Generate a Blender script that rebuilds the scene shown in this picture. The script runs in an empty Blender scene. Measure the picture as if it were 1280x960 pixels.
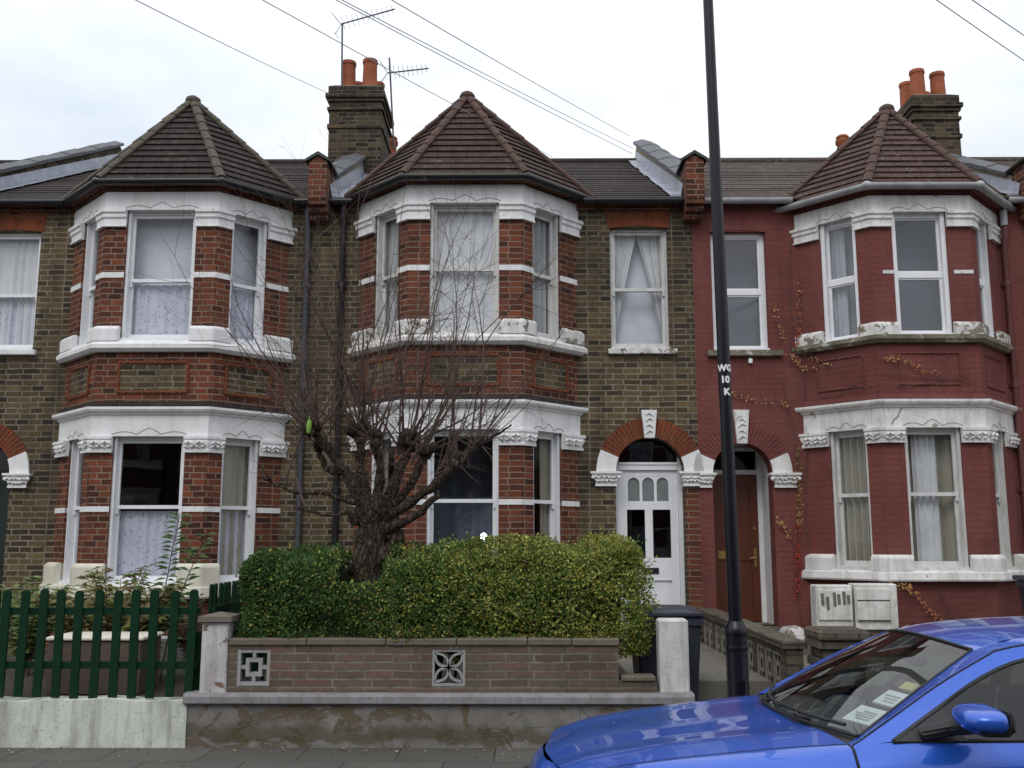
import bpy, bmesh, math, random
from mathutils import Vector, Matrix, noise as mnoise
PI = math.pi
R = math.radians
random.seed(11)
SC = bpy.context.scene
COL = SC.collection

# ------------------------------------------------------------------ materials
class NT:
    def __init__(s, name):
        s.m = bpy.data.materials.new(name)
        s.m.use_nodes = True
        s.t = s.m.node_tree
        s.t.nodes.clear()
        s.out = s.t.nodes.new('ShaderNodeOutputMaterial')
        s.p = s.t.nodes.new('ShaderNodeBsdfPrincipled')
        s.t.links.new(s.p.outputs[0], s.out.inputs[0])
        s.tc = s.t.nodes.new('ShaderNodeTexCoord')
    def n(s, kind, **kw):
        nd = s.t.nodes.new('ShaderNode' + kind)
        for k, v in kw.items():
            setattr(nd, k, v)
        return nd
    def ln(s, a, b):
        s.t.links.new(a, b)
    def put(s, sock, v):
        if hasattr(v, 'is_linked') or isinstance(v, bpy.types.NodeSocket):
            s.ln(v, sock)
        elif isinstance(v, tuple) and len(v) == 3 and sock.type == 'RGBA':
            sock.default_value = (*v, 1)
        else:
            sock.default_value = v
    def coord(s, kind='Object', scale=(1, 1, 1), loc=(0, 0, 0)):
        mp = s.n('Mapping')
        mp.inputs['Scale'].default_value = scale
        mp.inputs['Location'].default_value = loc
        s.ln(s.tc.outputs[kind], mp.inputs[0])
        return mp.outputs[0]
    def noise(s, scale, detail=4, rough=.6, vec=None, dist=0):
        nd = s.n('TexNoise')
        nd.inputs['Scale'].default_value = scale
        nd.inputs['Detail'].default_value = detail
        nd.inputs['Roughness'].default_value = rough
        nd.inputs['Distortion'].default_value = dist
        s.ln(vec if vec else s.coord(), nd.inputs['Vector'])
        return nd.outputs['Fac']
    def ramp(s, fac, stops, interp='LINEAR'):
        nd = s.n('ValToRGB')
        cr = nd.color_ramp
        cr.interpolation = interp
        while len(cr.elements) > 1:
            cr.elements.remove(cr.elements[-1])
        for i, (p, c) in enumerate(stops):
            e = cr.elements[0] if i == 0 else cr.elements.new(p)
            e.position = p
            e.color = (c, c, c, 1) if isinstance(c, (int, float)) else (*c, 1)
        s.ln(fac, nd.inputs[0])
        return nd.outputs[0]
    def mix(s, fac, a, b, blend='MIX'):
        nd = s.n('Mix', data_type='RGBA', blend_type=blend)
        s.put(nd.inputs[0], fac)
        s.put(nd.inputs[6], a)
        s.put(nd.inputs[7], b)
        return nd.outputs[2]
    def math(s, op, a, b=0.0):
        nd = s.n('Math', operation=op)
        s.put(nd.inputs[0], a)
        s.put(nd.inputs[1], b)
        return nd.outputs[0]
    def bump(s, h, strength=.5, dist=.01, prev=None):
        nd = s.n('Bump')
        nd.inputs['Strength'].default_value = strength
        nd.inputs['Distance'].default_value = dist
        s.ln(h, nd.inputs['Height'])
        if prev is not None:
            s.ln(prev, nd.inputs['Normal'])
        return nd.outputs[0]
    def done(s, col=None, rough=None, normal=None, spec=None, **kw):
        if col is not None: s.put(s.p.inputs['Base Color'], col)
        if rough is not None: s.put(s.p.inputs['Roughness'], rough)
        if normal is not None: s.ln(normal, s.p.inputs['Normal'])
        if spec is not None: s.p.inputs['Specular IOR Level'].default_value = spec
        for k, v in kw.items():
            s.put(s.p.inputs[k.replace('_', ' ')], v)
        return s.m

def sc3(c, f): return tuple(min(1, x * f) for x in c)

def brick_mat(name, cols, mortar, bw=.225, bh=.0745, ms=.011, soot=.5, sootcol=(.02, .018, .016), bump=.7, seed=0, mvar=.35, damp=None, fade=None):
    s = NT(name)
    uv = s.coord('UV', loc=(seed * .37, 0, 0))
    # wobble joints a little so courses are not ruler straight
    wob = s.noise(3.0, 3, .5, s.coord('UV'))
    add = s.n('VectorMath', operation='MULTIPLY_ADD')
    s.ln(uv, add.inputs[2])
    comb = s.n('CombineXYZ')
    s.ln(s.math('SUBTRACT', wob, .5), comb.inputs[0]); s.ln(s.math('SUBTRACT', s.noise(2.3, 3, .5, s.coord('UV', loc=(5, 3, 0))), .5), comb.inputs[1])
    s.ln(comb.outputs[0], add.inputs[0]); add.inputs[1].default_value = (.045, .03, 0)
    b = s.n('TexBrick')
    b.offset = .5; b.squash = .72; b.squash_frequency = 2
    for k, v in (('Scale', 1), ('Mortar Size', ms), ('Mortar Smooth', .4), ('Bias', 0), ('Brick Width', bw), ('Row Height', bh)):
        b.inputs[k].default_value = v
    b.inputs['Color1'].default_value = (0, 0, 0, 1); b.inputs['Color2'].default_value = (1, 1, 1, 1); b.inputs['Mortar'].default_value = (.5, .5, .5, 1)
    s.ln(add.outputs[0], b.inputs['Vector'])
    k = len(cols)
    c = s.ramp(b.outputs['Color'], [((i + .5) / k, cc) for i, cc in enumerate(cols)])
    fine = s.noise(38, 5, .7)
    c = s.mix(s.ramp(fine, [(.3, 0), (.75, .55)]), c, sc3(cols[0], .55))
    mc = s.mix(s.ramp(s.noise(9, 4), [(.35, 0), (.7, 1)]), mortar, sc3(mortar, 1 - mvar * 1.4))
    c = s.mix(b.outputs['Fac'], c, mc)
    big = s.noise(.9, 5, .65, s.coord('Object', (1, 1, .55)))
    c = s.mix(s.math('MULTIPLY', s.ramp(big, [(.42, 0), (.68, 1)]), soot), c, sootcol)
    streak = s.noise(2.2, 4, .6, s.coord('Object', (2.2, 2.2, .25), (3, 1, 0)))
    c = s.mix(s.math('MULTIPLY', s.ramp(streak, [(.52, 0), (.75, 1)]), soot * .8), c, sootcol)
    if damp: c = s.mix(s.ramp(s.noise(1.6, 5), [(.5, 0), (.72, .7)]), c, damp)
    if fade: c = s.mix(s.math('MULTIPLY', s.ramp(s.noise(1.3, 6, .68, s.coord('Object', (1, 1, .6), (7, 2, 5))), [(.45, 0), (.7, 1)]), .55), c, fade)
    h = s.mix(b.outputs['Fac'], (.7, .7, .7), (0, 0, 0))
    h = s.mix(.35, h, fine)
    return s.done(c, .9, s.bump(h, bump, .008), spec=.2)

def paint_mat(name, col, rough=.6, dirt=.25, dirtcol=(.16, .14, .11), peel=0, peelcol=(.2, .17, .13), bump=.15, dscale=2.5, moss=0, spec=.35):
    s = NT(name)
    c = col
    d = s.noise(dscale, 7, .7, s.coord('Object', (1.6, 1.6, .7)))
    c = s.mix(s.math('MULTIPLY', s.ramp(d, [(.45, 0), (.78, 1)]), dirt), col, dirtcol)
    st_ = s.noise(dscale * 1.1, 5, .65, s.coord('Object', (3.2, 3.2, .35), (2, 5, 1)))
    c = s.mix(s.math('MULTIPLY', s.ramp(st_, [(.50, 0), (.74, 1)]), dirt * .9), c, dirtcol)
    sp = s.noise(dscale * 14, 4, .6)
    c = s.mix(s.math('MULTIPLY', s.ramp(sp, [(.56, 0), (.7, 1)]), dirt * .7), c, dirtcol)
    h = s.noise(25, 5, .6)
    if peel:
        pn = s.noise(7, 8, .68, s.coord('Object', (1, 1, 1), (4, 2, 7)), .4)
        pf = s.ramp(pn, [(.66 - peel * .22, 0), (.675 - peel * .22, 1)])
        c = s.mix(pf, c, peelcol)
        h = s.mix(pf, h, (0, 0, 0))
    if moss:
        c = s.mix(s.math('MULTIPLY', s.ramp(s.noise(5, 6, .7, s.coord('Object', loc=(9, 9, 9))), [(.45, 0), (.62, 1)]), moss), c, (.07, .075, .035))
    return s.done(c, rough, s.bump(h, bump, .01), spec=spec)

def plain(name, col, rough=.6, metal=0, var=.2, spec=.5, scale=8, bump=0, bscale=40, **kw):
    s = NT(name)
    c = s.mix(s.ramp(s.noise(scale, 5), [(.3, 0), (.75, 1)]), sc3(col, 1 - var), sc3(col, 1 + var * .6))
    nm = s.bump(s.noise(bscale, 4), bump, .01) if bump else None
    return s.done(c, rough, nm, spec, Metallic=float(metal), **kw)

MT = {}
MT['stock'] = brick_mat('stock_brick', [(.046, .035, .025), (.098, .070, .040), (.155, .108, .055), (.125, .092, .053), (.205, .145, .070), (.092, .067, .043), (.175, .122, .060), (.066, .050, .034)], (.27, .235, .175), soot=.62)
MT['stock_dirty'] = brick_mat('sooty_stock_brick', [(.03, .025, .02), (.07, .054, .035), (.12, .088, .052), (.17, .115, .065), (.06, .046, .034)], (.16, .135, .10), soot=.6, seed=3)
MT['red'] = brick_mat('red_brick', [(.095, .035, .023), (.175, .054, .030), (.265, .080, .039), (.145, .048, .030), (.21, .067, .035), (.062, .027, .021)], (.30, .225, .17), soot=.4, seed=1, ms=.008, sootcol=(.025, .015, .013))
MT['orange'] = brick_mat('orange_rubbed_brick', [(.20, .055, .025), (.27, .075, .032), (.23, .062, .028), (.17, .05, .025)], (.16, .10, .07), bw=.075, bh=.27, ms=.006, soot=.3, seed=2)
MT['redpaint'] = brick_mat('red_masonry_paint', [(.190, .060, .052), (.21, .066, .057), (.175, .055, .048), (.20, .063, .055)], (.155, .050, .045), soot=.5, fade=(.22, .088, .076), sootcol=(.075, .034, .03), bump=.45, mvar=.1, seed=4)
MT['wallred'] = brick_mat('brown_garden_brick', [(.13, .095, .07), (.17, .105, .08), (.16, .125, .09), (.21, .12, .09), (.15, .12, .088)], (.22, .20, .16), bw=.32, bh=.0665, ms=.010, soot=.35, seed=5, damp=(.10, .095, .07))
MT['oldwall'] = brick_mat('weathered_stone_brick', [(.14, .115, .085), (.20, .155, .115), (.175, .15, .12), (.12, .105, .08)], (.10, .09, .07), bw=.26, bh=.085, ms=.012, soot=.5, seed=6, damp=(.055, .055, .035))
MT['white'] = paint_mat('white_masonry_paint', (.80, .80, .80), dirt=.24, bump=.12)
MT['white_peel'] = paint_mat('peeling_white_paint', (.72, .71, .69), dirt=.5, peel=.62, bump=.3)
MT['white_worn'] = paint_mat('cracked_white_paint', (.76, .75, .73), dirt=.5, peel=.08, peelcol=(.33, .29, .24), bump=.3)
MT['cream'] = paint_mat('cream_masonry_paint', (.70, .67, .56), dirt=.25, bump=.12)
MT['render'] = paint_mat('cream_cement_render', (.33, .28, .20), dirt=.6, rough=.9)
MT['grimy'] = paint_mat('lichened_stone', (.22, .19, .14), dirt=.6, moss=.6, peel=.4, peelcol=(.5, .47, .42), rough=.9, bump=.5)
MT['frame'] = plain('white_gloss_frame', (.80, .81, .83), .35, var=.06, spec=.5)
MT['frame_old'] = paint_mat('old_white_frame', (.66, .66, .64), .5, dirt=.4, dscale=6)
MT['line'] = plain('incised_grey_line', (.30, .29, .28), .9)
def roof_tile_mat(name, c1, c2, lich, lamt, seed=0):
    s = NT(name)
    uv = s.coord('UV', loc=(seed * .7, 0, 0))
    b = s.n('TexBrick'); b.offset = .5
    for k, v in (('Scale', 1), ('Mortar Size', .007), ('Mortar Smooth', .3), ('Bias', 0), ('Brick Width', .19), ('Row Height', .172)):
        b.inputs[k].default_value = v
    b.inputs['Color1'].default_value = (*c1, 1); b.inputs['Color2'].default_value = (*c2, 1); b.inputs['Mortar'].default_value = (*sc3(c1, .4), 1)
    s.ln(uv, b.inputs['Vector'])
    c = s.mix(s.ramp(s.noise(1.4, 6, .7), [(.4, 0), (.7, .7)]), b.outputs['Color'], sc3(c1, .55))
    c = s.mix(s.math('MULTIPLY', s.ramp(s.noise(11, 6, .75), [(.56, 0), (.66, 1)]), lamt), c, lich)
    w = s.n('TexWave'); w.wave_type = 'BANDS'; w.bands_direction = 'X'; w.inputs['Scale'].default_value = 1.65
    s.ln(uv, w.inputs['Vector'])
    h = s.mix(.35, w.outputs['Color'], s.noise(45, 4))
    return s.done(c, .88, s.bump(h, .8, .035), spec=.25)
MT['tile'] = roof_tile_mat('brown_roof_tiles', (.038, .030, .027), (.054, .041, .036), (.16, .145, .12), .35)
MT['tile_red'] = roof_tile_mat('reddish_roof_tiles', (.062, .041, .034), (.080, .052, .043), (.2, .17, .15), .4, 3)
MT['tile_worn'] = roof_tile_mat('weathered_red_roof_tiles', (.082, .050, .043), (.105, .064, .056), (.22, .19, .17), .6, 7)
MT['tile_lich'] = roof_tile_mat('lichened_roof_tiles', (.088, .066, .056), (.115, .088, .076), (.26, .24, .2), .75, 5)
MT['hip'] = paint_mat('mossy_hip_tiles', (.10, .086, .070), .9, dirt=.5, dirtcol=(.05, .04, .03), moss=.28, bump=.4, dscale=6)
MT['hip_red'] = paint_mat('red_brown_hip_tiles', (.095, .055, .046), .9, dirt=.5, dirtcol=(.05, .035, .03), moss=.15, bump=.4, dscale=6)
MT['slate'] = plain('slate_coping', (.068, .072, .080), .6, var=.35, scale=5, bump=.2)
MT['lead'] = plain('lead_flashing', (.34, .36, .42), .45, metal=.25, var=.3, scale=6, bump=.2)
MT['black'] = plain('black_paint', (.014, .014, .017), .35, var=.3)
MT['blackp'] = plain('black_plastic', (.012, .012, .015), .5, var=.2)
MT['greygutter'] = plain('weathered_grey_gutter', (.36, .37, .38), .45, var=.4, scale=3)
MT['redpipe'] = plain('red_painted_pipe', (.13, .042, .038), .6, var=.3)
MT['frosted'] = plain('frosted_door_glass', (.20, .22, .22), .25, var=.15)
MT['pot'] = plain('terracotta', (.31, .10, .05), .85, var=.35, scale=6, bump=.2, spec=.2)
MT['mortar'] = plain('mortar_flaunching', (.15, .14, .12), .95, var=.3)
MT['metal'] = plain('dull_aluminium', (.12, .12, .14), .5, metal=.6)
MT['cable'] = plain('grey_cable', (.30, .30, .33), .6)
MT['room'] = plain('room_plaster', (.17, .15, .13), .9)
MT['rear'] = MT['stock_dirty']

def glass_mat(name, ior, tint=(1, 1, 1), maxr=1.0):
    s = NT(name)
    s.t.nodes.remove(s.p)
    tr = s.n('BsdfTransparent'); tr.inputs[0].default_value = (*tint, 1)
    gl = s.n('BsdfGlossy'); gl.inputs['Roughness'].default_value = .015
    # Schlick reflectance from the angle to the surface, the same from both sides of the pane
    ge = s.n('NewGeometry'); dt = s.n('VectorMath', operation='DOT_PRODUCT')
    s.ln(ge.outputs['Normal'], dt.inputs[0]); s.ln(ge.outputs['Incoming'], dt.inputs[1])
    f0 = ((ior - 1) / (ior + 1)) ** 2
    k = s.math('POWER', s.math('SUBTRACT', 1.0, s.math('ABSOLUTE', dt.outputs['Value'])), 5.0)
    fr = s.math('ADD', s.math('MULTIPLY', k, 1 - f0), f0)
    nb = s.bump(s.noise(1.3, 2, .5), .025, .05)
    s.ln(nb, gl.inputs['Normal'])
    mx = s.n('MixShader')
    s.ln(fr, mx.inputs[0]); s.ln(tr.outputs[0], mx.inputs[1]); s.ln(gl.outputs[0], mx.inputs[2])
    s.ln(mx.outputs[0], s.out.inputs[0])
    return s.m
MT['glass'] = glass_mat('window_glass', 1.54, (.97, .98, .99))
MT['glass_dark'] = glass_mat('door_glass', 1.5, (.4, .43, .43))
MT['glass_dg'] = glass_mat('double_glazing', 2.05, (.72, .76, .8))

def cloth_mat(name, col, pat=0, col2=None, scale=30, rough=.95):
    s = NT(name)
    c = s.mix(s.ramp(s.noise(3, 4), [(.3, 0), (.7, 1)]), col, sc3(col, .82))
    if pat:
        v = s.n('TexVoronoi'); v.inputs['Scale'].default_value = scale
        s.ln(s.coord('UV'), v.inputs['Vector'])
        f = s.ramp(v.outputs['Distance'], [(.22, 1), (.42, 0)])
        f2 = s.noise(scale * .45, 4, .7, s.coord('UV', (1, .6, 1)))
        c = s.mix(s.math('MULTIPLY', s.math('MULTIPLY', f, s.ramp(f2, [(.4, 0), (.6, 1)])), pat), c, col2)
    m = s.done(c, rough, spec=.1)
    return m
MT['net'] = cloth_mat('white_net', (.70, .71, .72))
MT['lace'] = cloth_mat('patterned_lace', (.60, .61, .70), .92, (.17, .18, .29), 24)
MT['dim'] = cloth_mat('dim_blue_curtain', (.13, .15, .19))
MT['greynet'] = cloth_mat('grey_net', (.50, .51, .52))
MT['drape'] = cloth_mat('beige_drape', (.36, .34, .27))
MT['pale'] = cloth_mat('pale_net_and_sky_sheen', (.66, .69, .74))  # pale sheet for net, with sky reflection on the panes put into its colour
MT['blind'] = cloth_mat('grey_sky_sheen', (.20, .225, .27))  # sky reflected in the panes, put into the colour of a sheet behind them

# ------------------------------------------------------------------ mesh builder
class MB:
    def __init__(s):
        s.v = []; s.f = []; s.mi = []; s.cur = 0; s.sm = []; s.smooth = False
    def add(s, pts, faces):
        o = len(s.v)
        s.v += [tuple(p) for p in pts]
        for f in faces:
            s.f.append([o + i for i in f]); s.mi.append(s.cur); s.sm.append(s.smooth)
    def quad(s, *p):
        s.add(p, [list(range(len(p)))])
    def box(s, x0, x1, y0, y1, z0, z1):
        s.add([(x0, y0, z0), (x1, y0, z0), (x1, y1, z0), (x0, y1, z0), (x0, y0, z1), (x1, y0, z1), (x1, y1, z1), (x0, y1, z1)],
              [(0, 3, 2, 1), (4, 5, 6, 7), (0, 1, 5, 4), (1, 2, 6, 5), (2, 3, 7, 6), (3, 0, 4, 7)])
    def hexa(s, p):   # 8 points ordered like box
        s.add(p, [(0, 3, 2, 1), (4, 5, 6, 7), (0, 1, 5, 4), (1, 2, 6, 5), (2, 3, 7, 6), (3, 0, 4, 7)])
    def cbox(s, x0, x1, y0, y1, z0, z1, c=.01):   # box with chamfered vertical and top edges
        pl = [(x0 + c, y0), (x1 - c, y0), (x1, y0 + c), (x1, y1 - c), (x1 - c, y1), (x0 + c, y1), (x0, y1 - c), (x0, y0 + c)]
        cx, cy = (x0 + x1) / 2, (y0 + y1) / 2
        def inset(p): return (p[0] + (c if p[0] < cx else -c), p[1] + (c if p[1] < cy else -c))
        r0 = [(x, y, z0) for x, y in pl]; r1 = [(x, y, z1 - c) for x, y in pl]; r2 = [(*inset(p), z1) for p in pl]
        n = 8
        s.add(r0 + r1 + r2, [(i, (i + 1) % n, n + (i + 1) % n, n + i) for i in range(n)] + [(n + i, n + (i + 1) % n, 2 * n + (i + 1) % n, 2 * n + i) for i in range(n)] + [tuple(range(2 * n, 3 * n)), tuple(range(n - 1, -1, -1))])
    def tube(s, path, rad, seg=8, cap=True, flat=1.0):
        n = len(path); P = [Vector(p) for p in path]
        rr = rad if isinstance(rad, (list, tuple)) else [rad] * n
        pts = []; up = None
        for i in range(n):
            t = (P[min(i + 1, n - 1)] - P[max(i - 1, 0)])
            if t.length < 1e-9: t = Vector((0, 0, 1))
            t.normalize()
            if up is None:
                up = Vector((0, 0, 1)) if abs(t.z) < .9 else Vector((1, 0, 0))
            a = t.cross(up)
            if a.length < 1e-6: a = t.cross(Vector((0, 1, 0)))
            a.normalize(); b = a.cross(t).normalized(); up = b
            for k in range(seg):
                th = 2 * PI * k / seg
                pts.append(P[i] + a * math.cos(th) * rr[i] + b * math.sin(th) * rr[i] * flat)
        f = []
        for i in range(n - 1):
            for k in range(seg):
                f.append((i * seg + k, i * seg + (k + 1) % seg, (i + 1) * seg + (k + 1) % seg, (i + 1) * seg + k))
        if cap:
            f.append(tuple(range(seg - 1, -1, -1))); f.append(tuple((n - 1) * seg + k for k in range(seg)))
        s.add(pts, f)
    def lathe(s, prof, cx, cy, seg=20, z0=0):   # prof [(r,z)]
        pts = []; n = len(prof)
        for r, z in prof:
            for k in range(seg):
                th = 2 * PI * k / seg
                pts.append((cx + r * math.cos(th), cy + r * math.sin(th), z + z0))
        f = []
        for i in range(n - 1):
            for k in range(seg):
                f.append((i * seg + k, i * seg + (k + 1) % seg, (i + 1) * seg + (k + 1) % seg, (i + 1) * seg + k))
        f.append(tuple(range(seg - 1, -1, -1))); f.append(tuple((n - 1) * seg + k for k in range(seg)))
        s.add(pts, f)
    def ball(s, c, r, sx=1, sy=1, sz=1, seg=8, rings=6, jit=0, rng=random):
        pts = []; f = []
        for i in range(rings + 1):
            ph = PI * i / rings
            for k in range(seg):
                th = 2 * PI * k / seg
                j = 1 + (rng.uniform(-jit, jit) if jit else 0)
                pts.append((c[0] + r * sx * j * math.sin(ph) * math.cos(th), c[1] + r * sy * j * math.sin(ph) * math.sin(th), c[2] + r * sz * j * math.cos(ph)))
        for i in range(rings):
            for k in range(seg):
                f.append((i * seg + k, (i + 1) * seg + k, (i + 1) * seg + (k + 1) % seg, i * seg + (k + 1) % seg))
        s.add(pts, f)
    def sweep(s, path, prof, ends=('cut', 'cut'), wall_y=None, closed_prof=True):
        """profile [(outward d, z)] along a 2D polyline; outward is to the right of travel"""
        P = [Vector(p) for p in path]; n = len(P)
        T = [(P[i + 1] - P[i]).normalized() for i in range(n - 1)]
        N = [Vector((t.y, -t.x)) for t in T]
        rows = []
        for i in range(n):
            row = []
            for d, z in prof:
                if i == 0 or i == n - 1:
                    j = 0 if i == 0 else n - 2
                    q = P[i] + N[j] * d
                    if ends[0 if i == 0 else 1] == 'wall' and abs(T[j].y) > 1e-6:
                        q = q + T[j] * ((wall_y - q.y) / T[j].y)
                else:
                    m = (N[i - 1] + N[i]); m.normalize()
                    q = P[i] + m * (d / max(.2, m.dot(N[i])))
                row.append((q.x, q.y, z))
            rows.append(row)
        k = len(prof); pts = [p for r in rows for p in r]; f = []
        for i in range(n - 1):
            for j in range(k if closed_prof else k - 1):
                f.append((i * k + j, (i + 1) * k + j, (i + 1) * k + (j + 1) % k, i * k + (j + 1) % k))
        if closed_prof:
            f.append(tuple(range(k))); f.append(tuple((n - 1) * k + j for j in range(k - 1, -1, -1)))
        s.add(pts, f)
    def wall(s, P0, P1, z0, z1, holes=(), th=.24, top=True):
        P0 = Vector(P0); P1 = Vector(P1); L = (P1 - P0).length; t = (P1 - P0) / L; n = Vector((t.y, -t.x))
        def W(u, z, d=0):
            q = P0 + t * u - n * d
            return (q.x, q.y, z)
        us = sorted({0, L} | {h[0] for h in holes} | {h[1] for h in holes}); zs = sorted({z0, z1} | {h[2] for h in holes} | {h[3] for h in holes})
        us = [u for u in us if -1e-6 <= u <= L + 1e-6]
        for i in range(len(us) - 1):
            for j in range(len(zs) - 1):
                cu, cz = (us[i] + us[i + 1]) / 2, (zs[j] + zs[j + 1]) / 2
                if any(h[0] < cu < h[1] and h[2] < cz < h[3] for h in holes): continue
                a, b, c, d = us[i], us[i + 1], zs[j], zs[j + 1]
                s.quad(W(a, c), W(b, c), W(b, d), W(a, d))
                s.quad(W(a, c, th), W(a, d, th), W(b, d, th), W(b, c, th))
        for h in holes:
            a, b, c, d = h[:4]
            s.quad(W(a, c), W(a, d), W(a, d, th), W(a, c, th))
            s.quad(W(b, d), W(b, c), W(b, c, th), W(b, d, th))
            if len(h) < 5: s.quad(W(a, d), W(b, d), W(b, d, th), W(a, d, th))
            s.quad(W(b, c), W(a, c), W(a, c, th), W(b, c, th))
            if len(h) >= 5:      # arch spandrels: (u0,u1,z0,ztop,spring z)
                sp = h[4]; r = (b - a) / 2; cu = (a + b) / 2; m = 22
                ar = [(cu - r * math.cos(PI * i / m), sp + r * math.sin(PI * i / m)) for i in range(m + 1)]
                for i in range(m):
                    (ua, za), (ub, zb) = ar[i], ar[i + 1]
                    s.quad(W(ua, za), W(ub, zb), W(ub, d), W(ua, d))
                    s.quad(W(ua, za, th), W(ua, d, th), W(ub, d, th), W(ub, zb, th))
                    s.quad(W(ub, zb), W(ua, za), W(ua, za, th), W(ub, zb, th))
        if top:
            s.quad(W(0, z1), W(L, z1), W(L, z1, th), W(0, z1, th))
    def slope(s, bl, br, tr, tl, n=8, lift=.028, jit=.004, rng=random):
        bl, br, tr, tl = map(Vector, (bl, br, tr, tl))
        nr = (br - bl).cross(tl - bl).normalized()
        if nr.z < 0: nr = -nr
        for i in range(n):
            a, b = i / n, (i + 1) / n
            l0 = bl.lerp(tl, a); r0 = br.lerp(tr, a); l1 = bl.lerp(tl, b); r1 = br.lerp(tr, b)
            h = lift + rng.uniform(-jit, jit)
            A, B = l0 + nr * h, r0 + nr * h
            C, D = r1 + nr * .006, l1 + nr * .006
            if (r1 - l1).length < .02: s.quad(A, B, (C + D) / 2)
            else: s.quad(A, B, C, D)
            s.quad(l0 - nr * .01, r0 - nr * .01, B, A)
    def build(s, name, mat, parent=None, loc=None, smooth=None, bevel=0, merge=False):
        org = Vector(loc) if loc is not None else (Vector(parent['org']) if parent is not None and 'org' in parent else Vector((0, 0, 0)))
        me = bpy.data.meshes.new(name)
        me.from_pydata([tuple(Vector(v) - org) for v in s.v], [], s.f)
        mats = mat if isinstance(mat, (list, tuple)) else [mat]
        for m in mats: me.materials.append(m)
        if len(mats) > 1: me.polygons.foreach_set('material_index', s.mi)
        bm = bmesh.new(); bm.from_mesh(me)
        if merge or bevel: bmesh.ops.remove_doubles(bm, verts=bm.verts, dist=1e-4)
        if bevel:
            ed = [e for e in bm.edges if len(e.link_faces) == 2 and e.calc_face_angle(0) > R(35)]
            bmesh.ops.bevel(bm, geom=ed, offset=bevel, segments=2, affect='EDGES', clamp_overlap=True)
        uvl = bm.loops.layers.uv.new('UVMap')
        for f in bm.faces:
            nn = f.normal
            if abs(nn.z) > .97: t = Vector((1, 0, 0)); b = Vector((0, 1, 0))
            else:
                t = Vector((0, 0, 1)).cross(nn)
                if t.length < 1e-6: t = Vector((1, 0, 0))
                t.normalize(); b = nn.cross(t)
                if abs(nn.z) < .05: b = Vector((0, 0, 1))
            for l in f.loops:
                p = l.vert.co + org
                l[uvl].uv = (p.dot(t), p.dot(b))
        bm.to_mesh(me); bm.free()
        if smooth is not None:
            me.polygons.foreach_set('use_smooth', [True] * len(me.polygons))
            me.set_sharp_from_angle(angle=R(smooth))
        o = bpy.data.objects.new(name, me)
        COL.objects.link(o)
        if parent is not None:
            o.parent = parent
            if parent.type == 'MESH' or 'org' in parent: o['org'] = list(org)
        else:
            o.location = org; o['org'] = list(org)
        return o

def thing(name, label, cat, loc, group=None):
    o = bpy.data.objects.new(name, None); COL.objects.link(o)
    o.empty_display_size = .2
    o.location = loc; o['org'] = list(loc); o['label'] = label; o['category'] = cat
    if group: o['group'] = group
    return o
def tag(o, label, cat, group=None):
    o['label'] = label; o['category'] = cat
    if group: o['group'] = group
    return o
def struct(o, kind='structure'):
    o['kind'] = kind
    return o
def copy_tree(o, parent=None, mat=None):
    c = o.copy(); COL.objects.link(c)
    if parent is not None: c.parent = parent
    for ch in list(o.children): copy_tree(ch, c)
    return c
# ------------------------------------------------------------------ terraced houses
YF, YB = 12.7, 11.95           # facade plane, bay front plane
ZE = 6.10                      # eaves
RY, RZ = 17.5, 8.60            # ridge
def zroof(y): return ZE + (y - 12.5) * (RZ - ZE) / (RY - 12.5)

def curtain(parent, P0, t, n, u0, u1, z0, z1, d, mat, folds=9, amp=.013, taper=None, name='curtain', label=None, rng=random):
    """pleated cloth hanging d behind the wall face"""
    mb = MB(); m = folds * 6; ph = rng.uniform(0, 6); rows = 5
    amps = [amp * rng.uniform(.4, 1.5) for _ in range(folds + 2)]
    pts = []
    for r in range(rows):
        v = r / (rows - 1); z = z1 + (z0 - z1) * v
        a, b = u0, u1
        if taper: a, b = taper(v, u0, u1)
        for i in range(m + 1):
            w = i / m
            w2 = w + .012 * math.sin(9 * w + ph + v * .6)
            u = a + (b - a) * min(1, max(0, w2))
            q = P0 + t * u - n * (d + amps[int(w * folds)] * math.sin(2 * PI * folds * w + ph))
            pts.append((q.x, q.y, z))
    k = m + 1
    mb.add(pts, [(r * k + i, r * k + i + 1, (r + 1) * k + i + 1, (r + 1) * k + i) for r in range(rows - 1) for i in range(m)])
    o = mb.build(name, mat, parent, smooth=60)
    if label: o['label'] = label
    return o

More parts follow.
